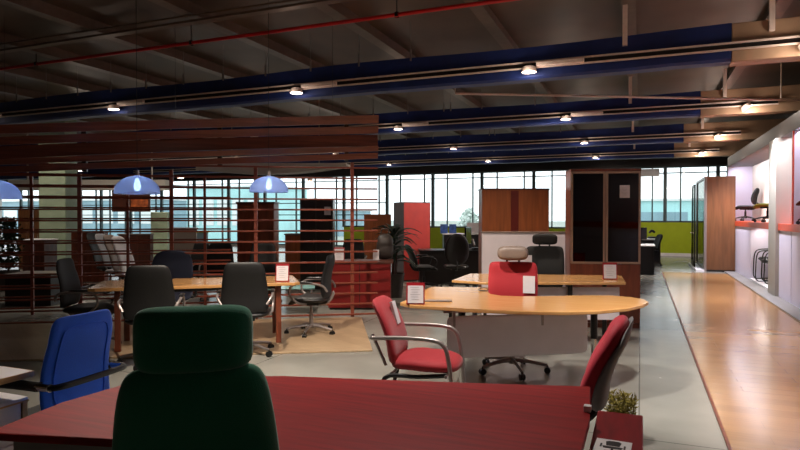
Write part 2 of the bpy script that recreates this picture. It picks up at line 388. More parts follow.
# ------------------------------------------------------------------ ceiling beams, rails and spotlights
rows = [8.5, 12.8, 17.1, 21.4]
rown = ['nearest', 'second', 'third', 'farthest']
ends = [1.03, 1.05, 1.02, 1.0]
for i, y in enumerate(rows):
    b = B(); n = 60
    # drape-wrapped girder, slightly uneven bottom edge
    xs = [XL + .3 + (ends[i] - XL - .3) * k / n for k in range(n + 1)]
    ring = []
    for k, x in enumerate(xs):
        w = .008 * math.sin(x * 1.1 + i) + .004 * math.sin(x * 4.3)
        z0 = 3.41 + w; z1 = 3.86 + (.02 * math.sin(x * .9) if i else .02 * math.sin(x * 1.1))
        ring.append([b.verts.new(v) for v in ((x, y - .14, z0 + .03), (x, y - .1, z0), (x, y + .1, z0), (x, y + .14, z0 + .03), (x, y + .14, z1), (x, y - .14, z1))])
    for k in range(n):
        for q in range(6): b.faces.new((ring[k][q], ring[k][(q + 1) % 6], ring[k + 1][(q + 1) % 6], ring[k + 1][q]))
    b.faces.new(ring[0][::-1]); b.faces.new(ring[-1])
    t = thing('ceiling_beam', 'long navy wrapped ceiling beam with beige right end, %s from the camera' % rown[i], 'beam', (0, 0, 0))
    obj('wrapped_girder', b, m_navy, t)
    b = B(); bx(b, ends[i], 3.55, y - .145, y + .145, 3.40, 3.87, .01); o = obj('beige_end', b, m_beige, t); o['label'] = 'beige unwrapped beam end'
    b = B(); bx(b, 1.8, 1.9, y + .15, y + .2, 3.1, 3.42)
    hs = [-.2, -2.06, -3.9] if i else []
    x = -3.2
    while x > -16:
        hs.append(x); x -= .86
    for x in hs[:14]:
        b = B(); bx(b, x - .012, x + .012, y - .16, y - .145, 3.82, 4.0); cyl(b, (x, y - .15, 3.95), (x, y - .15, ZC), .004, seg=5)
        obj('hanger', b, m_grey, t)
    for x in (-.2, 1.45):
        b = B(); bx(b, x - .03, x + .03, y - .2, y - .15, 3.72, ZC - .17); obj('bracket', b, m_rail, t)
    # twin rail
    t = thing('track_rail', 'beige twin lighting rail running under the %s navy beam' % rown[i], 'rail', (0, 0, 0))
    yy = y - .22
    for q in (0, .085):
        b = B(); bx(b, -22, 2.3, yy - .012 - q * .3, yy + .012 - q * .3, 3.60 - q, 3.622 - q, 0)
        obj('rail_bar', b, m_rail, t)
    b = B(); bx(b, -22, 2.3, yy + .01, yy + .03, 3.53, 3.6); obj('rail_back', b, m_dark, t)
    for x in (-20, -15, -11, -7, -3.2, .4, 2.0): obj('rail_arm', bx(B(), x - .02, x + .02, yy + .03, y - .13, 3.55, 3.58), m_rail, t)
lx = [-16.6, -12.8, -9.0, -5.1, -1.42, 1.76]
lname = ['far left end', 'left', 'left of centre', 'above the slatted screen side', 'above the desks', 'right end, beside the display wall']
def lamp_fixture(x, y, z, tilt, label, big):
    t = thing('track_spotlight', label, 'light', (x, y, z), 0, 'track spotlights on the ceiling rails')
    if big:
        b = B(); bx(b, .1, .72, -.03, .03, .0, .055, .008); obj('gear_box', b, m_rail, t)
    b = B(); lathe(b, [(0, .02), (.045, .018), (.085, .0), (.1, -.05), (.105, -.07), (.095, -.072), (.09, -.055)], 20); o = obj('housing', b, m_rail, t, True)
    b2 = B(); lathe(b2, [(0, -.06), (.092, -.06)], 20); o2 = obj('lamp_face', b2, m_lamp, t)
    if tilt: 
        for q in (o, o2): q.rotation_euler = (0, R(tilt), 0)
    return t
LP = []
for i, y in enumerate(rows):
    for j, x in enumerate(lx):
        if j == 0 and i < 2: continue
        yy = y - .29
        tl = -38 if j == 5 else 0
        lamp_fixture(x, yy, 3.53, tl, 'lit round spotlight on the %s lighting rail, %s' % (rown[i], lname[j]), i < 2 and j < 5)
        LP.append((x, yy, i, j))

# red sprinkler pipe
b = B(); cyl(b, (-24, 7.07, 4.07), (3.5, 7.07, 4.07), .026, seg=10)
t = thing('sprinkler_pipe', 'thin red sprinkler pipe crossing just below the roof', 'pipe'); obj('pipe', b, m_redpipe, t, True)
for x in (-13, -9.5, -6.2, -2.9, .4):
    b = B(); cyl(b, (x, 7.07, 4.09), (x, 7.07, ZC - .0), .008, seg=6); lathe(b, [(.034, -.03), (.034, .03)], 12, (x, 7.07, 4.07)); obj('pipe_hanger', b, m_dark, t)
b = B(); bx(b, -26, 3.5, 6.5, 6.62, 4.15, 4.18); o = obj('cable_tray', b, m_rafter); tag(o, 'thin dull metal cable tray just under the roof before the red pipe', 'tray')

# ------------------------------------------------------------------ slatted screen and canopy
ang = math.atan2(.515, .857)
P0 = Vector((-3.63, 7.97, 0)); sd = Vector((-.857, -.515, 0)); sn = Vector((.515, -.857, 0))
scr = thing('slatted_screen', 'open brown wooden screen of horizontal slats behind the meeting table', 'screen', P0, math.atan2(sd.y, sd.x))
# local x runs leftwards along the screen; local +y faces the camera after rotation
L = 7.2
for q in range(15):
    z = .06 + q * .153
    bm_ = B(); bx(bm_, -.05, L, -.012, .012, z - .012, z + .012, .003, 1); obj('slat', bm_, m_slat, scr)
for s in (.32, 1.7, 2.85, 4.05, 5.2, 6.4):
    b = B(); bx(b, s - .025, s + .025, -.05, -.012 + .0, 0.02, 2.30 - .055 * s, .003, 1); obj('post', b, m_slat, scr)
# second, farther screen wing on the left
P1 = P0 + sd * 2.2 - sn * 1.3
scr2 = thing('slatted_screen', 'thinner dark slatted screen wing standing behind the first slatted screen', 'screen', P1, math.atan2(sd.y, sd.x) + R(4))
for q in range(13):
    z = .1 + q * .17
    b = B(); bx(b, 0, 6.2, -.01, .01, z - .012, z + .012); obj('slat', b, m_slat, scr2)
for s in (.4, 1.55, 2.9, 4.3, 5.6):
    b = B(); bx(b, s - .02, s + .02, .01, .05, 0, 2.12); obj('post', b, m_slat, scr2)
can = thing('wooden_canopy', 'reddish brown wooden canopy of long curved boards hanging above the slatted screen', 'canopy', P0, math.atan2(sd.y, sd.x))
def board(z0, z1, off, tilt, sag=.05):
    b = B(); n = 30; prev = None
    for k in range(n + 1):
        s = -.05 + 8.2 * k / n
        dz = -.055 * s + sag * math.sin(PI * s / 5) - (.006 * s * s if s > 4 else 0) * 0
        y = off + .10 * math.sin(PI * min(s, 8) / 8)
        cur = [b.verts.new(v) for v in ((s, y, z0 + dz), (s, y + tilt, z1 + dz), (s, y + tilt + .03, z1 + dz), (s, y + .03, z0 + dz))]
        if prev:
            for q in range(4): b.faces.new((prev[q], prev[(q + 1) % 4], cur[(q + 1) % 4], cur[q]))
        else: b.faces.new(cur[::-1])
        prev = cur
    b.faces.new(prev)
    obj('canopy_board', b, m_canopy, can)
board(2.84, 2.95, .10, .05, .0); board(2.70, 2.80, .05, .04, .01); board(2.52, 2.69, .02, -.03, .02); board(2.44, 2.51, .07, .03, .01); board(2.34, 2.42, .03, .02, .0)
b = B()
for s in (.4, 2.2, 4.0, 5.8, 7.6): bx(b, s - .03, s + .03, -.12, -.06, 2.33 - .055 * s, 2.95 - .055 * s)
obj('canopy_batten', b, m_dark, can)
b = B()
for s in (.6, 2.8, 5.0, 7.2): cyl(b, (s, -.09, 2.95 - .055 * s), (s, -.09, ZC), .002, seg=5)
obj('canopy_cable', b, m_dark, can)
# pale curved panel behind the canopy
o = B(); a0 = G(196, 12.6); a1 = G(346, 12.6); n = 14; pr = None
for k in range(n + 1):
    f = k / n; p = a0.lerp(a1, f); z = 2.47 - .13 * math.sin(PI * f) + .10 * f
    cur = [o.verts.new(v) for v in ((p.x, p.y, z), (p.x - .3, p.y + .9, z + .04), (p.x - .3, p.y + .9, 2.62), (p.x, p.y, 2.62 ))]
    if pr:
        for q in range(4): o.faces.new((pr[q], pr[(q + 1) % 4], cur[(q + 1) % 4], cur[q]))
    else: o.faces.new(cur[::-1])
    pr = cur
o.faces.new(pr)
for f in (.2, .8):
    p = a0.lerp(a1, f); cyl(o, (p.x - .15, p.y + .4, 2.6), (p.x - .15, p.y + .4, ZC), .006, seg=5)
tag(obj('ceiling_panel', o, m_bulk), 'pale curved panel hung behind the wooden canopy', 'panel')

# ------------------------------------------------------------------ pendant lamps
def pendant(u, D, z, label):
    p = G(u, D); t = thing('pendant_lamp', label, 'light', (p.x, p.y, z), 0, 'blue dome pendants over the meeting table')
    r = .25
    prof = [(.03, .205)] + [(r * math.sin(a), .2 * math.cos(a)) for a in [R(8 + 82 * k / 12) for k in range(13)]]
    prof += [(r * .985, -.012), (r * .97, 0)] + [((r - .006) * math.sin(a), .194 * math.cos(a)) for a in [R(90 - 82 * k / 12) for k in range(13)]]
    b = B(); lathe(b, prof, 40); obj('dome_shade', b, m_dome, t, True)
    b = B(); lathe(b, [(0, .02), (.028, .03), (.04, .07), (.034, .115), (.018, .15), (.018, .17), (0, .17)], 16); obj('bulb', b, m_bulb, t, True)
    b = B(); cyl(b, (0, 0, .17), (0, 0, .26), .022); obj('socket', b, m_grey, t, True)
    b = B(); cyl(b, (0, 0, .26), (0, 0, ZC - z), .003, seg=6); obj('cord', b, m_black, t)
    b = B(); lathe(b, [(0, ZC - z - .04), (.05, ZC - z - .035), (.05, ZC - z)], 16); obj('ceiling_rose', b, m_grey, t)
    LD = bpy.data.lights.new('pendant_light', 'POINT'); LD.energy = 11; LD.color = (.9, .95, 1); LD.shadow_soft_size = .03
    lo = bpy.data.objects.new('pendant_light', LD); lo.location = (p.x, p.y, z + .05); C.objects.link(lo)
pendant(269, 7.8, 1.5 + (216 - 191.5) / F * 7.8, 'right blue dome pendant lamp, above the right end of the meeting table')
pendant(137.5, 6.9, 1.5 + (216 - 193) / F * 6.9, 'middle blue dome pendant lamp, above the left end of the meeting table')
pendant(-4, 6.6, 1.5 + (216 - 198) / F * 6.6, 'leftmost blue dome pendant lamp, cut by the left edge of the photo')

for u, v, D, lab in ((82, 171, 18, 'small bright hanging spotlight left of the middle pendant, far back'), (181, 178, 20, 'small bright hanging spotlight between the middle and right pendants, far back'),
                     (310, 181, 20, 'small bright hanging spotlight right of the right pendant, far back'), (248, 174, 20, 'small bright hanging spotlight just left of the right pendant, far back')):
    p = G(u, D); z = 1.5 + (216 - v) / F * D + .06
    t = lamp_fixture(p.x, p.y, z, 0, lab, False)
    b = B(); cyl(b, (0, 0, .0), (0, 0, ZC - z), .004, seg=5); obj('cord', b, m_black, t)
a = G(455, 11); e = G(800, 10.4); b = B(); cyl(b, (a.x, a.y, 3.755), (e.x, e.y, 3.52), .022, seg=8)
cyl(b, (a.x, a.y, 3.755), (a.x, a.y, ZC), .01, seg=6); cyl(b, (e.x - .3, e.y + .02, 3.53), (e.x - .3, e.y + .02, ZC), .01, seg=6)
tag(obj('tie_rod', b, m_rail), 'long pale steel tie rod sloping between the two nearest navy beams at right', 'rod')

# ------------------------------------------------------------------ signs
def price_sign(loc, rotz, label, w=.15, h=.21, border=True, tilt=-8, stand=True, group='red framed price signs'):
    t = thing('price_sign', label, 'sign', loc, rotz, group)      # faces local -Y
    M = Matrix.Rotation(R(tilt), 4, 'X')
    fr = m_signred if border else m_paper
    b = B(); bx(b, -w / 2, w / 2, 0, .006, .0, h, M=M); obj('holder', b, fr, t)
    e = .012 if border else .004
    b = B(); bx(b, -w / 2 + e, w / 2 - e, -.003, -.0005, e, h - e * 2.2, M=M); s = obj('sheet', b, m_paper, t)
    b = B()
    for k_ in range(6):
        zz = h * (.78 - .11 * k_); ww = w * (.3 - .04 * (k_ % 3))
        bx(b, -ww, ww * (.9 if k_ % 2 else .6), -.0042, -.0035, zz - .0016, zz + .0016, M=M)
    obj('lettering', b, m_ink, s)
    if stand:
        b = B(); bx(b, -w / 2, w / 2, -.0, .07, .0, .006); obj('foot', b, fr, t)
    return t

# ------------------------------------------------------------------ office chairs (front is local +X)
def star_base(t, m_leg, r=.31, hub=.09):
    for k in range(5):
        a = 2 * PI * k / 5 + .3
        c, s = math.cos(a), math.sin(a)
        b = B(); tube(b, [(c * .02, s * .02, .115), (c * r * .5, s * r * .5, .105), (c * r, s * r, .075)], lambda q: .024 - .009 * q, 8, 4, flat=.8)
        leg = obj('base_leg', b, m_leg, t, True)
        b = B()
        for o_ in (-.014, .014):
            x, y = c * r - s * o_, s * r + c * o_
            cyl(b, (x - s * .009, y + c * .009, .032), (x + s * .009, y - c * .009, .032), .03, seg=14)
        cyl(b, (c * r, s * r, .05), (c * r, s * r, .078), .008, seg=8)
        obj('caster', b, m_black, leg, True)
    b = B(); cyl(b, (0, 0, .08), (0, 0, .14), .035); cyl(b, (0, 0, .14), (0, 0, .26), .026); cyl(b, (0, 0, .26), (0, 0, .4), .016)
    obj('gas_lift', b, m_leg, t, True)
def office_chair(label, loc, head, fab, backm=None, legm=None, group=None, w=.48, sz=.45, bz0=.52, bz1=1.04, taper=.1, lean=.16, arms='loop',
                 headrest=None, armm=None, shell=None, t_back=.07, p=5, name='office_chair', r_base=.31, thick_seat=.08, curve=.5, seam=False, stems=True):
    t = thing(name, label, 'chair', loc, R(head), group)
    legm = legm or m_black; armm = armm or m_black; backm = backm or fab
    star_base(t, legm, r_base)
    b = B(); bx(b, -.12, .12, -.1, .1, sz - .075, sz - .035, .01); obj('tilt_mechanism', b, m_black, t)
    b = B(); cushion(b, .49, w, thick_seat, lambda a, q, c: Vector((a + .02, q, sz + c - (.06 * max(0, a - .12) / .12 if a > .12 else 0) + .6 * q * q * .25)), 14, 4, 5)
    obj('seat', b, fab, t, True)
    H = bz1 - bz0; zc = (bz1 + bz0) / 2; xb = -.22
    def wb(a, q, c):
        f = (q + H / 2) / H
        ww = 1 - taper * f + (.05 * math.sin(PI * f))
        x = xb - lean * f + .05 * math.sin(PI * min(1, f * 1.3)) * (.6) + curve * a * a
        return Vector((x + c, a * ww, bz0 + q + H / 2))
    b = B(); cushion(b, w, H, t_back, wb, 18, p, 7); bo = obj('backrest', b, backm, t, True)
    if seam:
        b = B(); pp = []
        for k in range(41):
            a = 2 * PI * k / 40; ca, sa_ = math.cos(a), math.sin(a)
            q = 1 / ((abs(ca) ** 8 + abs(sa_) ** 8) ** .125)
            pp.append(wb(ca * q * w * .37, sa_ * q * H * .39, -t_back * .5 - .001))
        tube(b, pp, .004, 6, 0); obj('stitched_seam', b, backm, bo, True)
    if shell:
        b = B(); cushion(b, w * .97, H * .98, .09, lambda a, q, c: wb(a, q, c * (1.1 - .9 * (q + H / 2) / H) - t_back * .5), 16, p, 7); obj('back_shell', b, shell, t, True)
    b = B(); tube(b, [(-.05, 0, sz - .06), (-.2, 0, sz - .05), (-.285, 0, sz + .06), (-.275, 0, bz0 + H * .12)], lambda q: .03 - .008 * q, 8, 5, flat=.6); obj('back_support', b, legm if shell is None else m_black, t, True)
    for s in (-1, 1) if arms else ():
        y = s * (w / 2 + .03)
        if arms == 'loop':
            b = B(); tube(b, [(-.26, s * (w / 2 - .02), sz + .12), (-.2, y, sz + .2), (0, y, sz + .22), (.17, y, sz + .19), (.2, y, sz + .08), (.1, y - s * .02, sz - .02), (.02, y - s * .12, sz - .05)], .014, 8, 5); a = obj('armrest', b, armm, t, True)
            b = B(); cushion(b, .24, .05, .024, lambda a_, q, c, y=y: Vector((a_ + .02, y + q, sz + .235 + c)), 8, 4, 4); obj('arm_pad', b, m_black, a, True)
        elif arms == 'post':
            b = B(); tube(b, [(.0, s * .16, sz - .05), (.0, y, sz - .04), (.0, y, sz + .1), (.0, y, sz + .19)], .017, 8, 4); a = obj('armrest', b, armm, t, True)
            b = B(); cushion(b, .26, .075, .03, lambda a_, q, c, y=y: Vector((a_ + .02, y + q, sz + .2 + c)), 8, 4, 4); obj('arm_pad', b, m_black, a, True)
    if arms == 'wrap':          # tube that runs round the rear of the back, pads at both front ends
        zz = sz + .24; yw = w / 2 + .015
        b = B(); tube(b, [(-.24, -yw, zz), (-.28, -yw * .97, zz), (-.315, -yw * .75, zz + .005), (-.335, 0, zz + .01), (-.315, yw * .75, zz + .005), (-.28, yw * .97, zz), (-.24, yw, zz)], .016, 8, 6); a = obj('arm_tube', b, m_black, t, True)
        for s in (-1, 1):
            b = B(); cyl(b, (-.27, s * yw, zz), (-.19, s * yw, zz), .019); obj('arm_joint', b, m_chrome, a, True)
            b = B(); tube(b, [(-.2, s * yw, zz), (.0, s * yw, zz), (.12, s * yw, zz - .01)], .026, 8, 4, flat=.7); obj('arm_pad', b, m_black, a, True)
    if headrest:
        hw, hz0, hz1, hm, ht, hx, hp = headrest
        def wh(a, q, c):
            return Vector((xb - lean + hx + c + .7 * a * a, a, (hz0 + hz1) / 2 + q))
        b = B(); cushion(b, hw, hz1 - hz0, ht, wh, 14, hp, 5); hr = obj('headrest', b, hm, t, True)
        for s in (-1, 1) if stems else ():
            b = B(); cyl(b, (xb - lean - t_back * .5 - .008, s * hw * .2, bz1 - .1), (xb - lean - t_back * .3, s * hw * .2, hz0 + .03), .011, seg=8); obj('headrest_stem', b, m_black, hr)
    return t

# green chair in the foreground, seen from behind
p = G(193, 1.72)
hd = 126; d = Vector((math.cos(R(hd)), math.sin(R(hd)), 0)); c = p + d * .34
office_chair('dark green high back office chair with headrest, seen from behind in the foreground', c, hd, m_green, m_green, m_black, None, w=.53, bz0=.50, bz1=1.065, taper=.25,
             lean=.12, arms='post', headrest=(.335, 1.045, 1.24, m_green, .1, .0, 5.5), shell=None, t_back=.09, curve=.35, p=8, stems=False)
# blue chair beside the white desk at left
office_chair('bright blue mesh back office chair with black arm tube, facing the white desk at left', (-2.85, 2.17, 0), 184, m_blackfab, m_blue, m_black, None, w=.42, bz0=.5, bz1=1.01,
             taper=.12, lean=.03, arms='wrap', t_back=.035, curve=.3, p=9, seam=True)
# red chair behind the curved desk
ctr = office_chair('red task chair with taupe headrest and a white tag, behind the curved maple desk', G(512.5, 5.72), 280, m_red, m_red, m_grey, None, w=.46, bz0=.55, bz1=1.04, taper=-.02,
             lean=.05, arms='post', headrest=(.30, 1.06, 1.205, m_taupe, .12, .10, 3.2), t_back=.06, curve=.35, r_base=.33, p=11)
# white tag hanging on its back
b = B(); bx(b, -.155, -.153, .10, .215, .74, .91); tg = obj('hanging_tag', b, m_paper, ctr)
# crimson chair at right
office_chair('crimson office chair with grey back shell, turned sideways beyond the red desk corner', (-.47, 3.36, 0), 180, m_crimson, m_crimson, m_black, None, w=.44, bz0=.47, bz1=.965,
             taper=.12, lean=.17, arms=None, t_back=.10, shell=m_greyback, curve=.45, p=4)

# meeting chairs
mk = dict(fab=m_leather, group='black chairs around the meeting table', w=.5, bz0=.48, bz1=1.02, taper=.22, lean=.05, arms='loop', armm=m_grey, legm=m_grey, t_back=.05, name='meeting_chair', curve=.3, p=8)
mc = office_chair('black leather meeting chair seen from behind, right in front of the meeting table', G(246, 6.45), 122, **mk)
dup(mc, G(152, 6.05), R(126), 'black leather meeting chair seen from behind, between the blue and green chairs')
dup(mc, G(311, 7.55), R(196), 'black meeting chair at the right end of the table, seen from its side')
dup(mc, G(88, 6.75), R(28), 'black meeting chair at the left end of the table, seen from its side')
nv = office_chair('navy fabric meeting chair across the table, behind the middle of it', G(172, 8.0), -48, fab=m_navyfab, group='black chairs around the meeting table', w=.52, bz0=.5, bz1=1.02, taper=.05, lean=.1, arms='post', t_back=.07, name='meeting_chair', curve=.3, p=3.5)
dup(mc, G(218, 10.3), R(-60), 'black chair just behind the slatted screen, left of the brown cabinet')
dup(mc, G(190, 10.6), R(-100), 'round topped black chair far behind the slatted screen, under the middle')
dup(mc, G(352, 12.2), R(-70), 'black chair behind the slatted screen, right of the dark cabinet')
dup(mc, G(262, 10.2), R(-60), 'black chair in front of the brown cabinet behind the screen')
# row of high back chairs seen from the side
rc = [('black', m_leather), ('grey', m_greyback), ('brown', m_taupe), ('white', m_white)]
for k_, (cn, mm) in enumerate(rc):
    office_chair('%s high back chair in the row behind the slatted screen at left' % cn, G(110 + 10 * k_, 12.2 - .75 * k_), 18, mm, mm, m_grey, 'row of high back chairs', w=.46, bz0=.52, bz1=1.16,
                 taper=.1, lean=.2, arms=None, t_back=.06, name='office_chair')
# meeting table
N1 = Vector((-5.42, 4.52, 0)); dr = Vector((math.cos(R(41)), math.sin(R(41)), 0)); nr = Vector((-dr.y, dr.x, 0)); N1 = G(86, 6.27)
t = thing('meeting_table', 'long pale wood meeting table among the black chairs', 'table', N1, R(38))
b = B(); prism(b, [(0, .05), (.08, 0), (2.18, 0), (2.24, .05), (2.24, .85), (0, .85)], .695, .73, .005); obj('tabletop', b, m_desk, t)
for x in (.28, 2.0):
    for y in (.12, .72):
        b = B(); bx(b, x - .03, x + .03, y - .03, y + .03, .022, .695, .004); obj('leg', b, m_cab, t)
b = B(); bx(b, .3, 1.98, .38, .42, .62, .69); obj('beam', b, m_dark, t)
p = G(282, 6.95); price_sign((p.x, p.y, .732), R(22), 'red framed price sign standing on the meeting table right end', .16, .21)
p = G(292, 7.3)
# low glass table behind
t = thing('glass_table', 'low frosted glass table behind the right end of the meeting table', 'table', G(286, 9.4), R(30))
b = B(); bx(b, -.45, .45, -.25, .25, .36, .38, .004); obj('glass_top', b, m_teal, t)
for x in (-.4, .4):
    for y in (-.2, .2): b = B(); cyl(b, (x, y, 0), (x, y, .36), .018); obj('leg', b, m_chrome, t)

# ------------------------------------------------------------------ red visitor chair
def visitor(label, loc, head):
    t = thing('visitor_chair', label, 'chair', loc, R(head))
    w = .47
    b = B(); cushion(b, .5, w, .1, lambda a, q, c: Vector((a + .03, q, .455 + c - .05 * (a / .25) ** 2 * (1 if a < 0 else .35) + (.03 if a < 0 else 0) * (-a / .25))), 16, 3.2, 5); obj('seat', b, m_red, t, True)
    def wb(a, q, c):
        f = (q + .23) / .46
        return Vector((-.2 - .15 * f + .04 * math.sin(PI * f) + c + .35 * a * a, a * (1 - .08 * f), .46 + q + .23 - .02))
    b = B(); cushion(b, w, .46, .075, wb, 16, 5, 6); obj('backrest', b, m_red, t, True)
    for s in (-1, 1):
        y = s * .27
        b = B(); tube(b, [(-.33, s * .2, .64), (-.3, y, .65), (-.1, y, .66), (.1, y, .655), (.19, y, .62), (.225, y, .52), (.25, y, .3), (.27, y, .0)], .015, 10, 6); obj('arm_frame', b, m_grey, t, True)
        b = B(); tube(b, [(.2, s * .2, .40), (.0, s * .22, .385), (-.2, s * .22, .38), (-.26, s * .23, .3), (-.33, s * .25, .0)], .015, 10, 4); obj('leg', b, m_black, t, True)
        b = B(); cyl(b, (-.24, s * .17, .44), (-.335, s * .19, .66), .012, seg=8); obj('back_bracket', b, m_grey, t, True)
    b = B(); cyl(b, (.2, -.24, .40), (.2, .24, .40), .011); obj('crossbar', b, m_grey, t); b = B(); cyl(b, (-.2, -.22, .38), (-.2, .22, .38), .011); obj('crossbar', b, m_grey, t)
    b = B(); bx(b, -.02, .0, -.05, .04, 0, .17, M=Matrix.Translation((-.20, .07, .70)) @ Matrix.Rotation(R(-16), 4, 'Y')); obj('hanging_tag', b, m_paper, t)
    return t
visitor('red visitor chair with grey tube arms, standing in front of the curved maple desk', G(424, 4.32), 8)

# ------------------------------------------------------------------ curved maple desk
t = thing('curved_desk', 'curved maple office desk with white modesty panel in the middle of the room', 'desk')
pts = [(-1.93, 4.78), (-1.80, 4.68), (-1.3, 4.66), (-.9, 4.69), (-.55, 4.79), (-.3, 4.95), (-.08, 5.2), (.03, 5.45), (.07, 5.64), (.03, 5.8), (-.08, 5.9), (-.25, 5.95), (-.5, 5.86), (-.8, 5.68), (-1.02, 5.56), (-1.2, 5.53), (-1.34, 5.62),
       (-1.42, 5.85), (-1.48, 6.14), (-2.05, 5.98), (-2.02, 5.5), (-1.95, 5.1)]
b = B(); prism(b, pts, .72, .75, .006); obj('desktop', b, m_desk, t)
M0 = Matrix.Translation((0, 0, 0))
a = G(447, 4.98); e = G(588, 5.18); dd = (e - a); ln = dd.length
Mp = Matrix.Translation(a) @ Matrix.Rotation(math.atan2(dd.y, dd.x), 4, 'Z')
b = B(); cushion(b, ln, .36, .02, lambda a_, q, c_: Mp @ Vector((a_ + ln / 2, c_, .48 + q)), 18, 14, 14); obj('modesty_panel', b, m_whitep, t, True)
for f in (.04, .66):
    b = B(); bx(b, ln * f, ln * f + .02, -.02, .03, .56, .72, .002, 1, Mp); obj('panel_bracket', b, m_grey, t)
b = B(); bx(b, -.02, ln + .05, .03, .07, .68, .72, 0, 1, Mp); obj('under_rail', b, m_grey, t)
for q in (G(594.5, 5.62), G(462, 5.15), G(452, 6.2)):
    b = B(); cyl(b, (q.x, q.y, .34), (q.x, q.y, .72), .032, seg=18); lg = obj('leg', b, m_black, t, True)
    b = B(); cyl(b, (q.x, q.y, .0), (q.x, q.y, .34), .026, seg=18); lathe(b, [(.0, .02), (.07, .015), (.07, 0)], 20, (q.x, q.y, 0)); obj('leg_sleeve', b, m_chrome, lg, True)
# things on the desk
p = G(415.5, 5.02); price_sign((p.x, p.y, .752), R(22 - 4), 'red framed price sign at the left end of the curved maple desk', .155, .185)
p = G(437, 5.2); b = B(); bx(b, -.13, .13, -.03, .03, 0, .012, .003, 1); tag(obj('document_tray', b, m_taupe, None, False, (p.x, p.y, .752), (0, 0, R(20))), 'flat tan folder lying beside the price sign on the curved desk', 'folder')
p = G(483, 5.95); t = thing('cable_grommet', 'small dark round cable port in the rear wing of the curved desk', 'desk fitting', (p.x, p.y, .751)); b = B(); lathe(b, [(0, .004), (.035, .004), (.04, 0)], 20); obj('port_cover', b, m_dark, t)
b = B(); tube(b, [(-.05, .0, .006), (0, .01, .03), (.06, .03, .006)], .004, 6, 4); obj('port_cable', b, m_dark, t)

# back desk
t = thing('maple_bench_desk', 'second long maple desk behind the curved desk, reaching the bookcase', 'desk')
q0 = G(452, 6.95); q1 = G(626, 6.72); q2 = G(622, 7.5); q3 = G(470, 7.75)
q0b = G(486, 6.72)
b = B(); prism(b, [q0.to_2d(), q0b.to_2d(), q1.to_2d(), q2.to_2d(), q3.to_2d()], .72, .75, .006); obj('desktop', b, m_desk, t)
b = B()
a = G(572, 6.85); e = G(620, 6.85); dd = e - a; Mp = Matrix.Translation(a) @ Matrix.Rotation(math.atan2(dd.y, dd.x), 4, 'Z'); bx(b, 0, dd.length, 0, .02, .3, .68, .004, 1, Mp); obj('modesty_panel', b, m_whitep, t)
a = G(490, 6.85); e = G(569, 6.85); dd = e - a; Mp = Matrix.Translation(a) @ Matrix.Rotation(math.atan2(dd.y, dd.x), 4, 'Z'); b = B(); bx(b, 0, dd.length, 0, .02, .3, .68, .004, 1, Mp); obj('modesty_panel', b, m_whitep, t)
for q in (G(570.5, 6.82), G(605, 7.2), G(475, 7.1), G(500, 7.5)):
    b = B(); bx(b, q.x - .025, q.x + .025, q.y - .025, q.y + .025, 0, .72, .003); obj('leg', b, m_dark, t)
p = G(610.5, 7.0); price_sign((p.x, p.y, .752), R(14), 'red framed price sign on the second maple desk, before the bookcase', .165, .20)
# black chair behind it
bc = office_chair('black task chair with headrest behind the second maple desk', G(546, 8.05), -78, m_blackfab, m_blackfab, m_black, None, w=.5, bz0=.5, bz1=1.08, taper=-.02, lean=.06, arms='post',
                  headrest=(.34, 1.10, 1.25, m_blackfab, .06, .04, 4), t_back=.05, curve=.3, p=9)
b = B(); bx(b, -.1, -.095, -.29, -.18, .78, .96); obj('hanging_tag', b, m_whitep, bc)

# ------------------------------------------------------------------ white low wall, veneer board, bookcase
q = G(482, 9.0); e = G(571, 9.0); dd = e - q
t = thing('desk_screen', 'grey white freestanding partition behind the desks, left of the bookcase', 'partition', q, math.atan2(dd.y, dd.x))
b = B(); bx(b, 0, dd.length, 0, .05, .0, 1.24, .004); obj('panel', b, m_whitep, t); b = B(); bx(b, -.01, dd.length + .01, -.01, .06, 1.24, 1.265, .003); obj('cap_rail', b, m_taupe, t)
q = G(482, 9.5); e = G(549, 9.5); dd = e - q
t = thing('veneer_cabinet', 'tan veneer cabinet with a dark red stripe, above the grey white partition', 'cabinet', q, math.atan2(dd.y, dd.x))
b = B(); bx(b, 0, dd.length, 0, .42, .0, 1.92, .003); obj('body', b, m_brown, t)
b = B(); bx(b, dd.length * .43, dd.length * .545, -.006, 0, .02, 1.9); obj('stripe', b, m_stripe, t)
b = B(); bx(b, -.01, dd.length + .01, -.01, .43, 1.92, 1.94); obj('top', b, m_cab2, t)

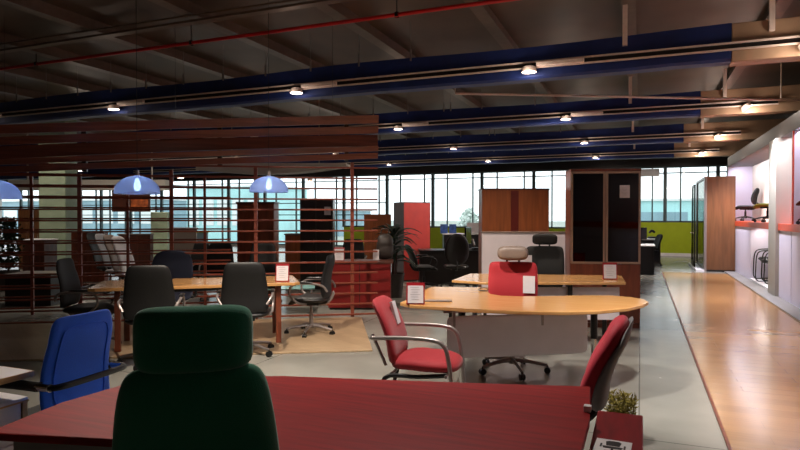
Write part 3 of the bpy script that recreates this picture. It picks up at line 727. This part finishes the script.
q = G(570.5, 8.0); e = G(641, 7.9); dd = e - q; W = dd.length
t = thing('glazed_bookcase', 'tall dark bookcase with two smoked glass doors beside the corridor', 'bookcase', q, math.atan2(dd.y, dd.x))
Hh = 2.13
b = B(); bx(b, 0, .025, .02, .42, 0, Hh); bx(b, W - .025, W, .02, .42, 0, Hh); bx(b, 0, W, .40, .42, 0, Hh); bx(b, 0, W, .0, .42, Hh - .03, Hh); bx(b, 0, W, .02, .42, 0, .06)
bx(b, W / 2 - .01, W / 2 + .01, .03, .4, .06, Hh - .03)
obj('body', b, m_cab, t)
for z in (.78, 1.2, 1.62):
    b = B(); bx(b, .025, W - .025, .04, .4, z - .012, z + .012); obj('shelf', b, m_cab2, t)
for k_ in (0, 1):
    x0 = .004 + k_ * W / 2; x1 = x0 + W / 2 - .008; z0 = .86; z1 = Hh - .035; e_ = .028
    b = B(); bx(b, x0, x0 + e_, -.005, .018, z0, z1); bx(b, x1 - e_, x1, -.005, .018, z0, z1); bx(b, x0, x1, -.005, .018, z0, z0 + e_); bx(b, x0, x1, -.005, .018, z1 - e_, z1)
    dj = obj('glass_door', b, m_frame, t)
    b = B(); bx(b, x0 + e_, x1 - e_, .003, .008, z0 + e_, z1 - e_); obj('pane', b, m_smoke, dj)
    b = B(); bx(b, x0, x1, -.0, .018, .07, z0 - .006, .002, 1); dj = obj('lower_door', b, m_cab, t)
    hx = x1 - .03 if k_ == 0 else x0 + .03
    b = B(); cyl(b, (hx, -.012, .70), (hx, -.012, .8), .006, seg=8); obj('handle', b, m_chrome, dj)
pq = q + dd.normalized() * .68 + Vector((-.02, -.02, 0)) ; 
s_ = price_sign((0, 0, 0), 0, 'pinkish price sheet stuck inside the upper right glass door of the bookcase', .13, .17, False, 0, False, None)
nrm = Vector((dd.y, -dd.x, 0)).normalized()
pp = q + dd.normalized() * .70 + nrm * .012; s_.location = (pp.x, pp.y, 1.74); s_.rotation_euler = (0, 0, math.atan2(dd.y, dd.x))
# shelf contents
for k_, (fx, z, c_) in enumerate([(.18, 1.212, m_white), (.3, .792, m_taupe), (.72, .792, m_bluepic), (.22, 1.632, m_grey)]):
    pp = q + dd.normalized() * (W * fx) - nrm * .25
    b = B(); lathe(b, [(0, 0), (.05, 0), (.07, .05), (.055, .14), (.03, .18), (.036, .2)], 20); tag(obj('vase', b, c_, None, True, (pp.x, pp.y, z)),
        ['white vase on the middle shelf of the bookcase', 'tan vase at bottom left behind the bookcase glass', 'blue vase at bottom right behind the bookcase glass', 'grey vase on the top shelf of the bookcase'][k_], 'vase')

# ------------------------------------------------------------------ mahogany desk in front
t = thing('mahogany_desk', 'large glossy mahogany red desk filling the foreground', 'desk')
pts = [(-2.10, 1.36), (-2.16, 1.7), (-2.13, 2.02), (-1.95, 2.2), (-1.55, 2.37), (-1.0, 2.51), (-.58, 2.62), (-.2, 2.735), (-.17, 2.3), (-.17, 1.80), (-.9, 1.64), (-1.5, 1.52)]
b = B(); prism(b, pts, .722, .75, .006); obj('desktop', b, m_mahog, t)
pts2 = [(-2.04, 1.42), (-1.5, 1.58), (-.9, 1.70), (-.24, 1.86), (-.25, 1.90), (-.9, 1.74), (-1.5, 1.62), (-2.04, 1.47)]
b = B(); prism(b, pts2, .62, .72); obj('apron', b, m_grey, t)
for q in ((-1.98, 1.5), (-2.0, 1.98), (-.32, 1.94), (-.3, 2.55)):
    b = B(); bx(b, q[0] - .03, q[0] + .03, q[1] - .03, q[1] + .03, 0, .722, .004); obj('leg', b, m_grey, t)
b = B(); bx(b, -.198, -.17, 2.36, 2.39, .75, .775, .004); tag(obj('corner_clip', b, m_white), 'small white plastic clip at the right edge of the mahogany desk', 'clip')
t = thing('mahogany_side_cabinet', 'low mahogany side cabinet under the right end of the red desk', 'cabinet')
b = B(); bx(b, -.16 + .02, .0, 1.7, 2.58, .03, .66); obj('body', b, m_mahogd, t)
b = B(); bx(b, -.16, .014, 1.68, 2.60, .66, .69, .004); obj('top', b, m_mahogd, t)
b = B(); bx(b, -.13, -.01, 1.72, 2.56, 0, .03); obj('plinth', b, m_dark, t)
t = thing('brochure', 'white brochure with a small black chair picture on the side cabinet', 'brochure', (-.085, 2.20, .691), R(-3))
b = B(); bx(b, -.06, .06, -.11, .06, 0, .003); sh = obj('sheet', b, m_white, t)
b = B(); prism(b, [(-.022, .0), (.022, .0), (.026, .035), (.016, .045), (-.016, .045), (-.026, .035)], .0032, .0042); prism(b, [(-.03, -.025), (.03, -.025), (.034, -.008), (-.034, -.008)], .0032, .0042); bx(b, -.004, .004, -.05, -.025, .0032, .0042); bx(b, -.024, .024, -.056, -.05, .0032, .0042); bx(b, -.042, -.036, -.02, .012, .0032, .0042); bx(b, .036, .042, -.02, .012, .0032, .0042); obj('printed_picture', b, m_black, sh)

# dry plant on the floor
p = G(622, 4.0)
t = thing('dried_moss_plant', 'small yellow green moss plant on the floor beside the crimson chair', 'plant', p)
b = B(); lathe(b, [(0, 0), (.05, 0), (.07, .12), (.062, .12), (.05, .05)], 20); obj('pot', b, m_pot, t, True)
b = B()
for k_ in range(900):
    a = random.uniform(0, 2 * PI); rr = .10 * math.sqrt(random.random()); z = .08 + random.random() * .21
    o_ = Vector((rr * math.cos(a), rr * math.sin(a), z)); dv = Vector((random.uniform(-1, 1), random.uniform(-1, 1), random.uniform(.1, 1))).normalized() * .035
    sd_ = dv.orthogonal().normalized() * .006
    b.faces.new([b.verts.new(o_ - sd_), b.verts.new(o_ + sd_), b.verts.new(o_ + dv)])
cyl(b, (0, 0, .05), (0, 0, .2), .045, .05, 10)
obj('foliage', b, m_moss, t)

# white desk and pedestal at left
t = thing('white_desk', 'white desktop with pale wood edge at the left edge of the photo', 'desk')
b = B(); bx(b, -4.2, -2.73, 1.2, 2.0, .724, .75, .002, 1); obj('desktop', b, m_white, t)
b = B(); bx(b, -4.2, -2.726, 1.995, 2.004, .722, .749); bx(b, -2.733, -2.724, 1.2, 2.0, .722, .749); obj('edge_band', b, m_desk2, t)
for x in (-4.1, -2.78):
    for y in (1.26, ): b = B(); bx(b, x - .02, x + .02, y - .02, y + .02, 0, .724); obj('leg', b, m_grey, t)
b = B(); bx(b, -4.12, -4.08, 1.88, 1.92, 0, .724); obj('leg', b, m_grey, t)
b = B(); bx(b, -3.42, -3.38, 1.88, 1.92, 0, .724); obj('leg', b, m_grey, t)
t = thing('pedestal_cabinet', 'white drawer pedestal with pale wood edging under the white desk', 'cabinet')
b = B(); bx(b, -3.3, -2.79, 1.36, 1.98, .03, .6); obj('body', b, m_white, t)
b = B(); bx(b, -3.31, -2.765, 1.35, 2.0, .6, .62, .002, 1); obj('top', b, m_white, t)
b = B(); bx(b, -2.79, -2.768, 1.975, 1.998, .03, .6); bx(b, -2.79, -2.762, 1.35, 2.002, .598, .606); obj('edge_band', b, m_desk2, t)
for z in (.05, .24, .43):
    b = B(); bx(b, -2.79, -2.774, 1.37, 1.97, z, z + .16 + (.005), .002, 1); dj = obj('drawer', b, m_white, t)
b = B(); bx(b, -3.28, -2.82, 1.38, 1.9, 0, .03); obj('plinth', b, m_dark, t)

# ------------------------------------------------------------------ far furniture
def box_thing(name, label, cat, u0, u1, D, z0, z1, depth, m, rot=None, top=None, doors=0):
    q = G(u0, D); e = G(u1, D); dd = e - q
    t = thing(name, label, cat, q, math.atan2(dd.y, dd.x) if rot is None else rot)
    W = dd.length
    b = B(); bx(b, 0, W, 0, depth, z0, z1, .004, 1); obj('body', b, m, t)
    if top: b = B(); bx(b, -.02, W + .02, -.02, depth + .02, z1, z1 + .03, .004, 1); obj('top', b, top, t)
    for k_ in range(doors):
        x0 = W * k_ / doors + .01; x1 = W * (k_ + 1) / doors - .01
        b = B(); bx(b, x0, x1, -.018, -.001, z0 + .04, z1 - .02, .002, 1); dj = obj('door', b, m, t)
        b = B(); cyl(b, (x1 - .04, -.03, (z0 + z1) / 2), (x1 - .04, -.03, (z0 + z1) / 2 + .12), .006, seg=8); obj('handle', b, m_chrome, dj)
    return t
# red lacquered cabinet beyond the plant
q = G(404, 13.6)
t = thing('red_cabinet', 'tall cabinet with glossy pinkish red front and dark side beyond the plant', 'cabinet', q, R(22 + 24))
b = B(); bx(b, .0, .68, .012, .6, 0, 1.82); obj('body', b, m_cab2, t); b = B(); bx(b, 0, .66, -.01, .01, .03, 1.80, .004); obj('front_panel', b, m_redpanel, t)
# red counter behind slats
t = thing('red_counter', 'dark red lacquered counter standing behind the right end of the slatted screen', 'counter', G(328, 9.5), R(22))
b = B(); bx(b, 0, 1.0, .0, .5, .03, .74, .004); obj('body', b, m_redcount, t); b = B(); bx(b, -.03, 1.04, -.03, .53, .74, .775, .004); obj('top', b, m_cab2, t); b = B(); bx(b, .02, .98, .02, .48, 0, .03); obj('plinth', b, m_dark, t)
b = B(); bx(b, .5, .51, -.006, -.0005, .06, .72); obj('door_gap', b, m_dark, t)
p = G(339, 9.55); price_sign((p.x, p.y, .777), R(22), 'pink framed price sign on the left of the red counter', .17, .22)
p = G(376, 9.75); price_sign((p.x, p.y, .777), R(22), 'small white price sign on the right of the red counter', .10, .17, False)
t = box_thing('dark_cabinet', 'tall almost black cabinet seen through the slatted screen', 'cabinet', 300, 333, 12.2, 0, 1.83, .4, m_dark, None, None, 2)
q = G(327.5, 12.14); b = B(); bx(b, -.07, .07, -.012, -.005, 1.5, 1.68); 
s_ = price_sign((q.x, q.y, 1.52), R(22), 'white price sheet hanging on the almost black cabinet', .13, .17, False, 0, False, None)
box_thing('brown_cabinet', 'reddish brown cabinet seen through the slatted screen under the right pendant', 'cabinet', 237, 274, 11.4, 0, 1.74, .45, m_cab, None, m_cab2, 2)
box_thing('cardboard_shelf_unit', 'tan brown storage blocks between the screen end and the plant', 'storage', 364, 391, 17.5, 0, 1.55, .4, m_brown)
box_thing('brown_cabinet', 'brown cabinet far left, near the left pendant', 'cabinet', 18, 40, 17, .0, 1.68, .5, m_ward, None, None, 2)
box_thing('wooden_partition', 'low dark wood partition far behind the row of high back chairs', 'partition', 71, 104, 13.5, 0, 1.12, .2, m_cab, None, None)
box_thing('wooden_partition', 'low wood partition at the back between column and screen centre', 'partition', 118, 150, 15, 0, 1.02, .2, m_cab2, None, m_taupe)
box_thing('black_counter', 'black counter with grey top behind the screen at far left', 'counter', 4, 50, 9.9, 0, .50, .6, m_dark, None, m_grey)
box_thing('white_desk_unit', 'pale desk unit at far left by the first column', 'desk', 22, 44, 13.2, 0, .95, .5, m_cab2, None, m_white)
box_thing('pale_partition', 'pale beige desk partition behind the screen centre', 'partition', 170, 196, 16.5, 0, 1.15, .1, m_taupe, None, m_whitep)
box_thing('grey_partition', 'grey panel with lime top edge behind the screen centre', 'partition', 197, 207, 16, 0, 1.05, .1, m_slate, None, m_wallgreen)
box_thing('wooden_cupboard', 'low brown cupboard between the pendant cabinets behind the screen', 'cabinet', 285, 300, 14, 0, 1.05, .4, m_brown, None, m_taupe)
# columns
for nm, u0, u1, D in ((16, 46, 71.5, 15.5), (17, 153.5, 169.5, 22.0)):
    q = G((u0 + u1) / 2, D); w = (u1 - u0) / F * D / 2
    struct('trim_%d' % nm, bx(B(), -w, w, -w, w, 0, ZC - .01 if nm == 16 else 1.64, .02, 2, Matrix.Translation(q) @ Matrix.Rotation(R(30), 4, 'Z') if False else Matrix.Translation(q) @ Matrix.Rotation(R(22 + 4), 4, 'Z')), m_column, label='square grey green structural column')
q = G(8, 21); e = G(165, 21); dd = e - q
Mb = Matrix.Translation(q) @ Matrix.Rotation(math.atan2(dd.y, dd.x), 4, 'Z')
struct('trim_18', bx(B(), 0, dd.length, 0, .5, 2.42, 2.78, .01, 1, Mb), m_bulk, label='grey white bulkhead hanging at the far left')
for s in (.1, .9):
    bm_ = B(); cyl(bm_, Mb @ Vector((dd.length * s, .25, 2.7)), Mb @ Vector((dd.length * s, .25, ZC)), .03); struct('trim_%d' % (19 if s < .5 else 20), bm_, m_bulk)
q = G(112, 21.2); e = G(150, 21.2); dd = e - q
t = thing('wall_picture', 'orange brown picture panel hanging far back under the bulkhead', 'picture', q, math.atan2(dd.y, dd.x))
b = B(); bx(b, 0, dd.length, 0, .06, 1.65, 2.42); obj('board', b, m_cab2, t); b = B(); bx(b, dd.length * .5, dd.length * .95, -.01, 0, 1.72, 2.1); obj('print', b, m_mural, t)

# desk group at left of the partition
t = box_thing('black_desk', 'black office desk in front of the far window, left of the partition', 'desk', 420, 481, 13.0, 0, .72, .7, m_dark, None, m_black)
p = G(478, 13.15)
office_chair('black armchair on the left of the black desk near the red cabinet', G(424, 12.2), 30, m_blackfab, m_leather, m_black, 'black chairs at the far desk', w=.55, bz0=.45, bz1=.92, taper=.02, lean=.14, arms='loop', t_back=.09, curve=.4)
office_chair('dark round backed chair in front of the black desk by the far window', G(456, 12.35), 112, m_dark, m_dark, m_black, 'black chairs at the far desk', w=.5, bz0=.5, bz1=1.14, taper=.1, lean=.05, arms=None, t_back=.08, p=2.4, curve=.3)
t = box_thing('white_shelf_desk', 'white desk standing farther back near the window, left of the partition', 'desk', 444, 490, 16.5, 0, .98, .6, m_black, None, m_white)
def monitor(label, loc, rotz, w=.5, h=.32, back=m_screen):
    t = thing('monitor', label, 'monitor', loc, rotz)
    b = B(); bx(b, -w / 2, w / 2, -.02, .02, .12, .12 + h, .008); obj('screen', b, back, t)
    b = B(); bx(b, -.02, .02, .0, .03, .01, .2); bx(b, -.1, .1, -.08, .1, 0, .012); obj('stand', b, m_black, t)
p = G(468, 13.25); monitor('black monitor turned sideways on the far black desk', (p.x, p.y, .752), R(22 + 70), .5, .38)
p = G(476, 13.2)
t = thing('telephone', 'black desk telephone on the far black desk beside the monitor', 'telephone', (p.x, p.y, .752), R(30))
b = B(); bx(b, -.08, .08, -.09, .09, 0, .05, .01); obj('base', b, m_black, t); b = B(); tube(b, [(-.06, -.08, .1), (-.06, 0, .17), (-.06, .08, .22)], .025, 8, 3); obj('handset', b, m_grey, t, True)
p = G(474, 16.6); t = thing('white_board', 'small white board leaning on the far white desk', 'board', (p.x, p.y, 1.012), R(22)); b = B(); bx(b, -.2, .2, -.01, .01, 0, .3); obj('sheet', b, m_white, t)
p = G(443, 16.6)
for k_, (dx, lab) in enumerate(((-.1, 'blue picture card on the far white desk, left one'), (.12, 'blue and white picture card on the far white desk, right one'))):
    b = B(); bx(b, -.1, .1, -.008, .008, 0, .26, 0, 1, Matrix.Rotation(R(-10), 4, 'X'));
    pp = G(448 + dx * 40, 16.7); tag(obj('display_card', b, m_bluepic, None, False, (pp.x, pp.y, 1.012), (0, 0, R(20))), lab, 'card')

# workstations at the end of the corridor
for k_, (D, u0, u1, lab) in enumerate(((15.4, 622, 648, 'black desk with white top just past the bookcase'), (19.4, 628, 657, 'black desk with white top nearest the green wall'))):
    q = G(u0, D); e = G(u1, D)
    t = thing('workstation_desk', lab, 'desk', (q.x, q.y, 0), 0)
    W = e.x - q.x + (.15 if k_ == 0 else .1)
    b = B(); bx(b, 0, W, 0, 1.1, .0, .72); obj('body', b, m_black, t); b = B(); bx(b, -.01, W + .02, -.02, 1.12, .72, .75, .003, 1); obj('top', b, m_white, t)
    b = B(); bx(b, W - .02, W + .0, -.1, -.02, 0, .7); obj('side_leg', b, m_black, t)
p = G(641, 16.0); monitor('black monitor on the white topped desk past the bookcase', (p.x, p.y, .752), R(10), .3, .32)
p = G(652, 19.9); t = thing('telephone', 'dark telephone on the desk nearest the green wall', 'telephone', (p.x, p.y, .752), R(30))
b = B(); bx(b, -.1, .1, -.09, .09, 0, .06, .01); obj('base', b, m_black, t); b = B(); tube(b, [(-.1, -.02, .2), (0, 0, .26), (.1, .02, .2)], .04, 8, 3); obj('handset', b, m_black, t, True)
office_chair('black chair behind the desk past the bookcase', G(650, 17.9), 200, m_blackfab, m_blackfab, m_black, None, w=.46, bz0=.5, bz1=.95, taper=.1, lean=.1, arms=None)

# ------------------------------------------------------------------ potted palm
p = G(394, 11.0)
t = thing('potted_palm', 'dark leafy potted palm between the slatted screen and the red cabinet', 'plant', p); t.scale = (1.05, 1.05, 1.16)
b = B(); lathe(b, [(0, 0), (.14, 0), (.19, .38), (.175, .38), (.16, .3), (0, .3)], 24); obj('pot', b, m_pot, t, True)
b = B()
for k_ in range(3): tube(b, [(.03 * math.cos(k_ * 2.1), .03 * math.sin(k_ * 2.1), .28), (.05 * math.cos(k_ * 2.1), .05 * math.sin(k_ * 2.1), .7 + .12 * k_)], .016, 6, 3)
obj('stem', b, m_cab2, t)
b = B()
for k_ in range(46):
    a = k_ * 2.399; h0 = .55 + .5 * (k_ / 46); L_ = random.uniform(.34, .52); up = random.uniform(.1, .5) + .3 * (k_ / 46)
    prev = None
    for j in range(8):
        f = j / 7; r_ = L_ * f; z = h0 + up * L_ * 1.6 * f - .6 * L_ * f * f * 1.2; wd = .032 * math.sin(PI * min(1, f * .9 + .1)) + .002
        c_ = Vector((r_ * math.cos(a), r_ * math.sin(a), z)); sd_ = Vector((-math.sin(a), math.cos(a), .25)) * wd
        cur = (b.verts.new(c_ - sd_), b.verts.new(c_ + Vector((0, 0, .006))), b.verts.new(c_ + sd_))
        if prev:
            b.faces.new((prev[0], cur[0], cur[1], prev[1])); b.faces.new((prev[1], cur[1], cur[2], prev[2]))
        prev = cur
obj('foliage', b, m_leaf, t, True)
p = G(378, 10.9)
b = B(); cushion(b, .3, .42, .2, lambda a_, q, c_: Vector((a_ * (1 - .3 * (q + .21)), c_, q + .21)), 12, 3.5, 3); tube(b, [(-.07, 0, .4), (-.05, 0, .5), (.05, 0, .5), (.07, 0, .4)], .01, 6, 4)
o = obj('grey_bag', b, m_pot, None, True, (G(385, 9.95).x, G(385, 9.95).y, .777), (0, 0, R(20))); tag(o, 'grey bag standing on the right end of the red counter', 'bag')
# plant at far left
p = G(8, 12)
t = thing('potted_palm', 'dark leafy plant at the far left edge behind the screen', 'plant', p)
b = B(); lathe(b, [(0, 0), (.16, 0), (.2, .4), (0, .36)], 20); obj('pot', b, m_pot, t)
b = B()
for k_ in range(900):
    a = random.uniform(0, 2 * PI); z = random.uniform(.45, 1.45); rr = .26 * math.sqrt(random.random()) * (1.1 - abs(z - .9))
    o_ = Vector((rr * math.cos(a), rr * math.sin(a), z)); dv = Vector((random.uniform(-1, 1), random.uniform(-1, 1), random.uniform(-.5, 1))).normalized() * .08; sd_ = dv.orthogonal().normalized() * .025
    b.faces.new([b.verts.new(o_), b.verts.new(o_ + dv * .5 + sd_), b.verts.new(o_ + dv), b.verts.new(o_ + dv * .5 - sd_)])
obj('foliage', b, m_leaf, t)
b = B(); cyl(b, (0, 0, .35), (0, 0, 1.2), .02); obj('stem', b, m_cab2, t)

# ------------------------------------------------------------------ chairs on the display shelves
kw = dict(w=.42, bz0=.44, bz1=.88, taper=.15, lean=.06, arms=None, t_back=.09, r_base=.24, p=3, sz=.38)
def shelf_chair(label, x, y, z, head, fab):
    t = office_chair(label, (x, y, z), head, fab, fab, m_black, 'chairs on the display wall', **kw)
    return t
shelf_chair('black display chair on the orange shelf, farthest along the wall', 2.60, 18.2, 1.36, 160, m_blackfab)
shelf_chair('olive green display chair on the orange shelf beside the pillar', 2.6, 15.2, 1.36, 150, m_olive)
shelf_chair('dark red display chair on the orange shelf at the right edge', 2.60, 11.3, 1.36, 160, m_stripe)
def cantilever(label, loc, head):
    t = thing('cantilever_chair', label, 'chair', loc, R(head), 'chairs on the display wall')
    b = B(); cushion(b, .42, .42, .08, lambda a, q, c: Vector((a, q, .47 + c * 1.2)), 12, 3, 4); obj('seat', b, m_leather, t, True)
    b = B(); cushion(b, .44, .32, .09, lambda a, q, c: Vector((-.22 + c - .2 * (q + .13) + .5 * a * a, a, .66 + q)), 12, 3, 4); obj('backrest', b, m_leather, t, True)
    for s in (-1, 1):
        b = B(); tube(b, [(-.22, s * .23, .66), (.0, s * .24, .68), (.2, s * .24, .62), (.24, s * .24, .3), (.22, s * .24, .03), (.0, s * .24, .016), (-.24, s * .24, .016)], .013, 8, 5); obj('leg_frame', b, m_black, t, True)
    b = B(); cyl(b, (-.24, -.24, .016), (-.24, .24, .016), .013); cyl(b, (.1, -.24, .42), (.1, .24, .42), .011); cyl(b, (-.22, -.23, .66), (-.22, .23, .66), .011); obj('crossbar', b, m_black, t)
cantilever('black cantilever chair in the lower niche next to the pillar', (2.62, 14.75, .07), 190)
cantilever('black cantilever chair deeper in the lower niche, left of the other', (2.68, 15.40, .07), 190)

# ------------------------------------------------------------------ outdoors
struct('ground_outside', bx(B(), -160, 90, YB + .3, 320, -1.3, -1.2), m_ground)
def bld(label, x0, x1, y0, y1, z1, m, m2=None, n=0):
    t = thing('building', label, 'building')
    b = B(); bx(b, x0, x1, y0, y1, -1.2, z1); obj('wall', b, m, t)
    for k_ in range(n):
        w = (x1 - x0) / n
        b = B(); bx(b, x0 + w * k_ + w * .12, x0 + w * (k_ + 1) - w * .12, y0 - .06, y0, (z1 - 1.2) * .2, z1 - .5 - (z1 + 1.2) * .1); obj('window_band', b, m2, t)
    b = B(); bx(b, x0 - .2, x1 + .2, y0 - .2, y1 + .2, z1, z1 + .18); obj('roof', b, m_pale, t)
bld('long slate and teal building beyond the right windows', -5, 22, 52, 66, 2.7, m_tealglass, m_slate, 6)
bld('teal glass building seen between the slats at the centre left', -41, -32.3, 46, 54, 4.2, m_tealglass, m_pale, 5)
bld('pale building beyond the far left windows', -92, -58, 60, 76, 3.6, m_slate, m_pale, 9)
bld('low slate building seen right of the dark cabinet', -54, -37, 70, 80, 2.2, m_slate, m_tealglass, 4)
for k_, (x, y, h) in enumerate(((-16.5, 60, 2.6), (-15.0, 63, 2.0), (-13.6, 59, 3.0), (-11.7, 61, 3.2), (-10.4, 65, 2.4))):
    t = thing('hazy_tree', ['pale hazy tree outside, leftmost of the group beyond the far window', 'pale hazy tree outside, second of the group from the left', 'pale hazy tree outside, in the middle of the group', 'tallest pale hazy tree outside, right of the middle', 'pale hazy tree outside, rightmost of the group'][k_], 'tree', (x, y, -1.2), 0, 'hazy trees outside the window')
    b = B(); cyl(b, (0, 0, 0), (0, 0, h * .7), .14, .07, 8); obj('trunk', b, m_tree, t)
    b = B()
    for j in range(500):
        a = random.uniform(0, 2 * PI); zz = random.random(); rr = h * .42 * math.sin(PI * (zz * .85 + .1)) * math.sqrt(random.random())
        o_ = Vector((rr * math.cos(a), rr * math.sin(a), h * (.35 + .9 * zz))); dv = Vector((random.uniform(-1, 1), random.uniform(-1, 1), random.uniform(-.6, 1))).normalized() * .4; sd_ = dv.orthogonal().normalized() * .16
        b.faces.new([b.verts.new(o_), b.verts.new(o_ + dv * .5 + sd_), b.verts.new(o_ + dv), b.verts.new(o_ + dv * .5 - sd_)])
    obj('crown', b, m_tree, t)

# ------------------------------------------------------------------ light
def spot(x, y, z, e, size=95, blend=.7, col=(1, .86, .72), aim=None, rad=.09):
    l = bpy.data.lights.new('spot', 'SPOT'); l.energy = e; l.spot_size = R(size); l.spot_blend = blend; l.color = col; l.shadow_soft_size = rad
    o = bpy.data.objects.new('spot_light', l); o.location = (x, y, z)
    if aim: o.rotation_euler = (Vector(aim) - Vector((x, y, z))).to_track_quat('-Z', 'Y').to_euler()
    C.objects.link(o)
EN = {0: [0, 330, 180, 300, 260, 420], 1: [0, 500, 320, 200, 420, 820], 2: [260, 300, 300, 160, 120, 820], 3: [300, 340, 300, 160, 160, 260]}
AIM = {(0, 1): (-14.1, 11, 1.2), (1, 1): (-16.4, 17.1, 1.4), (1, 2): (-10, 15.5, 1), (1, 4): (-4.6, 12.8, .7), (0, 3): (-4.6, 7.6, .6), (3, 4): (-.2, 24, .6), (3, 5): (1.2, 24, .5)}
def lamp_fill(x, y, z, e):                       # added point light near a lamp, brightens rail, beam and roof
    l = bpy.data.lights.new('lamp_fill', 'POINT'); l.energy = e; l.color = (1, .84, .70); l.shadow_soft_size = .1
    o = bpy.data.objects.new('lamp_fill_light', l); o.location = (x, y, z); C.objects.link(o)
for x, y, i, j in LP:
    e = EN[i][j]
    if j == 5 and i < 3: spot(x, y, 3.42, e, 84, .8, (.93, .9, 1), aim=(2.4, y + .4, .5))
    else: spot(x, y, 3.44, e, aim=AIM.get((i, j)))
    lamp_fill(x, y - .12, 3.40, [1.2, 1.6, 2.2, 3.6, 6, 13][j])
for u, v, D, e in ((82, 171, 18, 26), (181, 178, 20, 14), (310, 181, 20, 14)):
    p = G(u, D); z = 1.5 + (216 - v) / F * D - .06; lamp_fill(p.x, p.y, z, e); spot(p.x, p.y, z, 90, 120)
# unseen lights for the rail over the camera's own aisle (above the frame)
for x, e in ((-5.1, 3), (-1.42, 8), (1.76, 18)): lamp_fill(x, 3.9, 3.45, e)
spot(-1.42, 4.0, 3.45, 470, 100, .7, (1, .93, .86), aim=(-1.5, 4.9, 0))
spot(-3.4, 4.0, 3.45, 700, 90, aim=(-3.2, 6.2, 0))
spot(-4.2, 3.9, 3.45, 300, 80, aim=(-3.3, 2.9, .3))
spot(-1.42, 3.7, 3.45, 170, 70, .7, (1, .93, .86), aim=(-.9, 2.4, .75))
spot(.35, 4.0, 3.45, 760, 52, 1, (1, .93, .86), aim=(.25, 5.6, 0))
spot(.9, 12.5, 3.45, 620, 46, 1, (1, .93, .84), aim=(.9, 11.2, 0))  # added light for the walkway highlight near the second rail, no fixture
spot(.2, 16.8, 3.45, 300, 50, 1, (1, .95, .9), aim=(.2, 16.2, 0))  # separate floor light near the third rail, no fixture
spot(1.76, 4.0, 3.45, 120, 100, .8, (.93, .9, 1), aim=(2.5, 6, .9))
# unseen strips of light added inside the display niches, behind the header
for y0, y1, e in ((13.4, 19.4, 70), (8.0, 12.6, 30)):
    l = bpy.data.lights.new('niche_area', 'AREA'); l.shape = 'RECTANGLE'; l.size = .08; l.size_y = y1 - y0; l.energy = e; l.color = (.9, .88, 1)
    o = bpy.data.objects.new('niche_area_light', l); o.location = (2.45, (y0 + y1) / 2, 2.9); o.rotation_euler = (0, R(-25), 0); C.objects.link(o)

l = bpy.data.lights.new('niche_area', 'AREA'); l.shape = 'RECTANGLE'; l.size = .05; l.size_y = 2.2; l.energy = 14; l.color = (1, .95, .88)  # added light that brightens the lower niche, unseen below the shelf
o = bpy.data.objects.new('niche_area_light', l); o.location = (2.5, 14.5, 1.22); o.rotation_euler = (0, R(-15), 0); C.objects.link(o)
w = bpy.data.worlds.new('World'); S.world = w; w.use_nodes = True
bg = w.node_tree.nodes['Background']; bg.inputs['Color'].default_value = (.90, .97, 1, 1); bg.inputs['Strength'].default_value = 2.2

# ------------------------------------------------------------------ camera
cam = bpy.data.cameras.new('Camera'); co = bpy.data.objects.new('Camera', cam); C.objects.link(co)
cam.sensor_width = 36; cam.lens = F / 800 * 36; cam.clip_end = 500; cam.clip_start = .05
co.location = (0, 0, 1.5); co.rotation_euler = (R(90 - .87), 0, R(22))
S.camera = co
S.view_settings.view_transform = 'Standard'; S.view_settings.look = 'None'; S.view_settings.exposure = 0; S.view_settings.gamma = 1
S.view_settings.use_curve_mapping = False
try:
    S.cycles.use_denoising = True; S.cycles.max_bounces = 8; S.cycles.transparent_max_bounces = 12; S.cycles.sample_clamp_indirect = 6
except Exception: pass
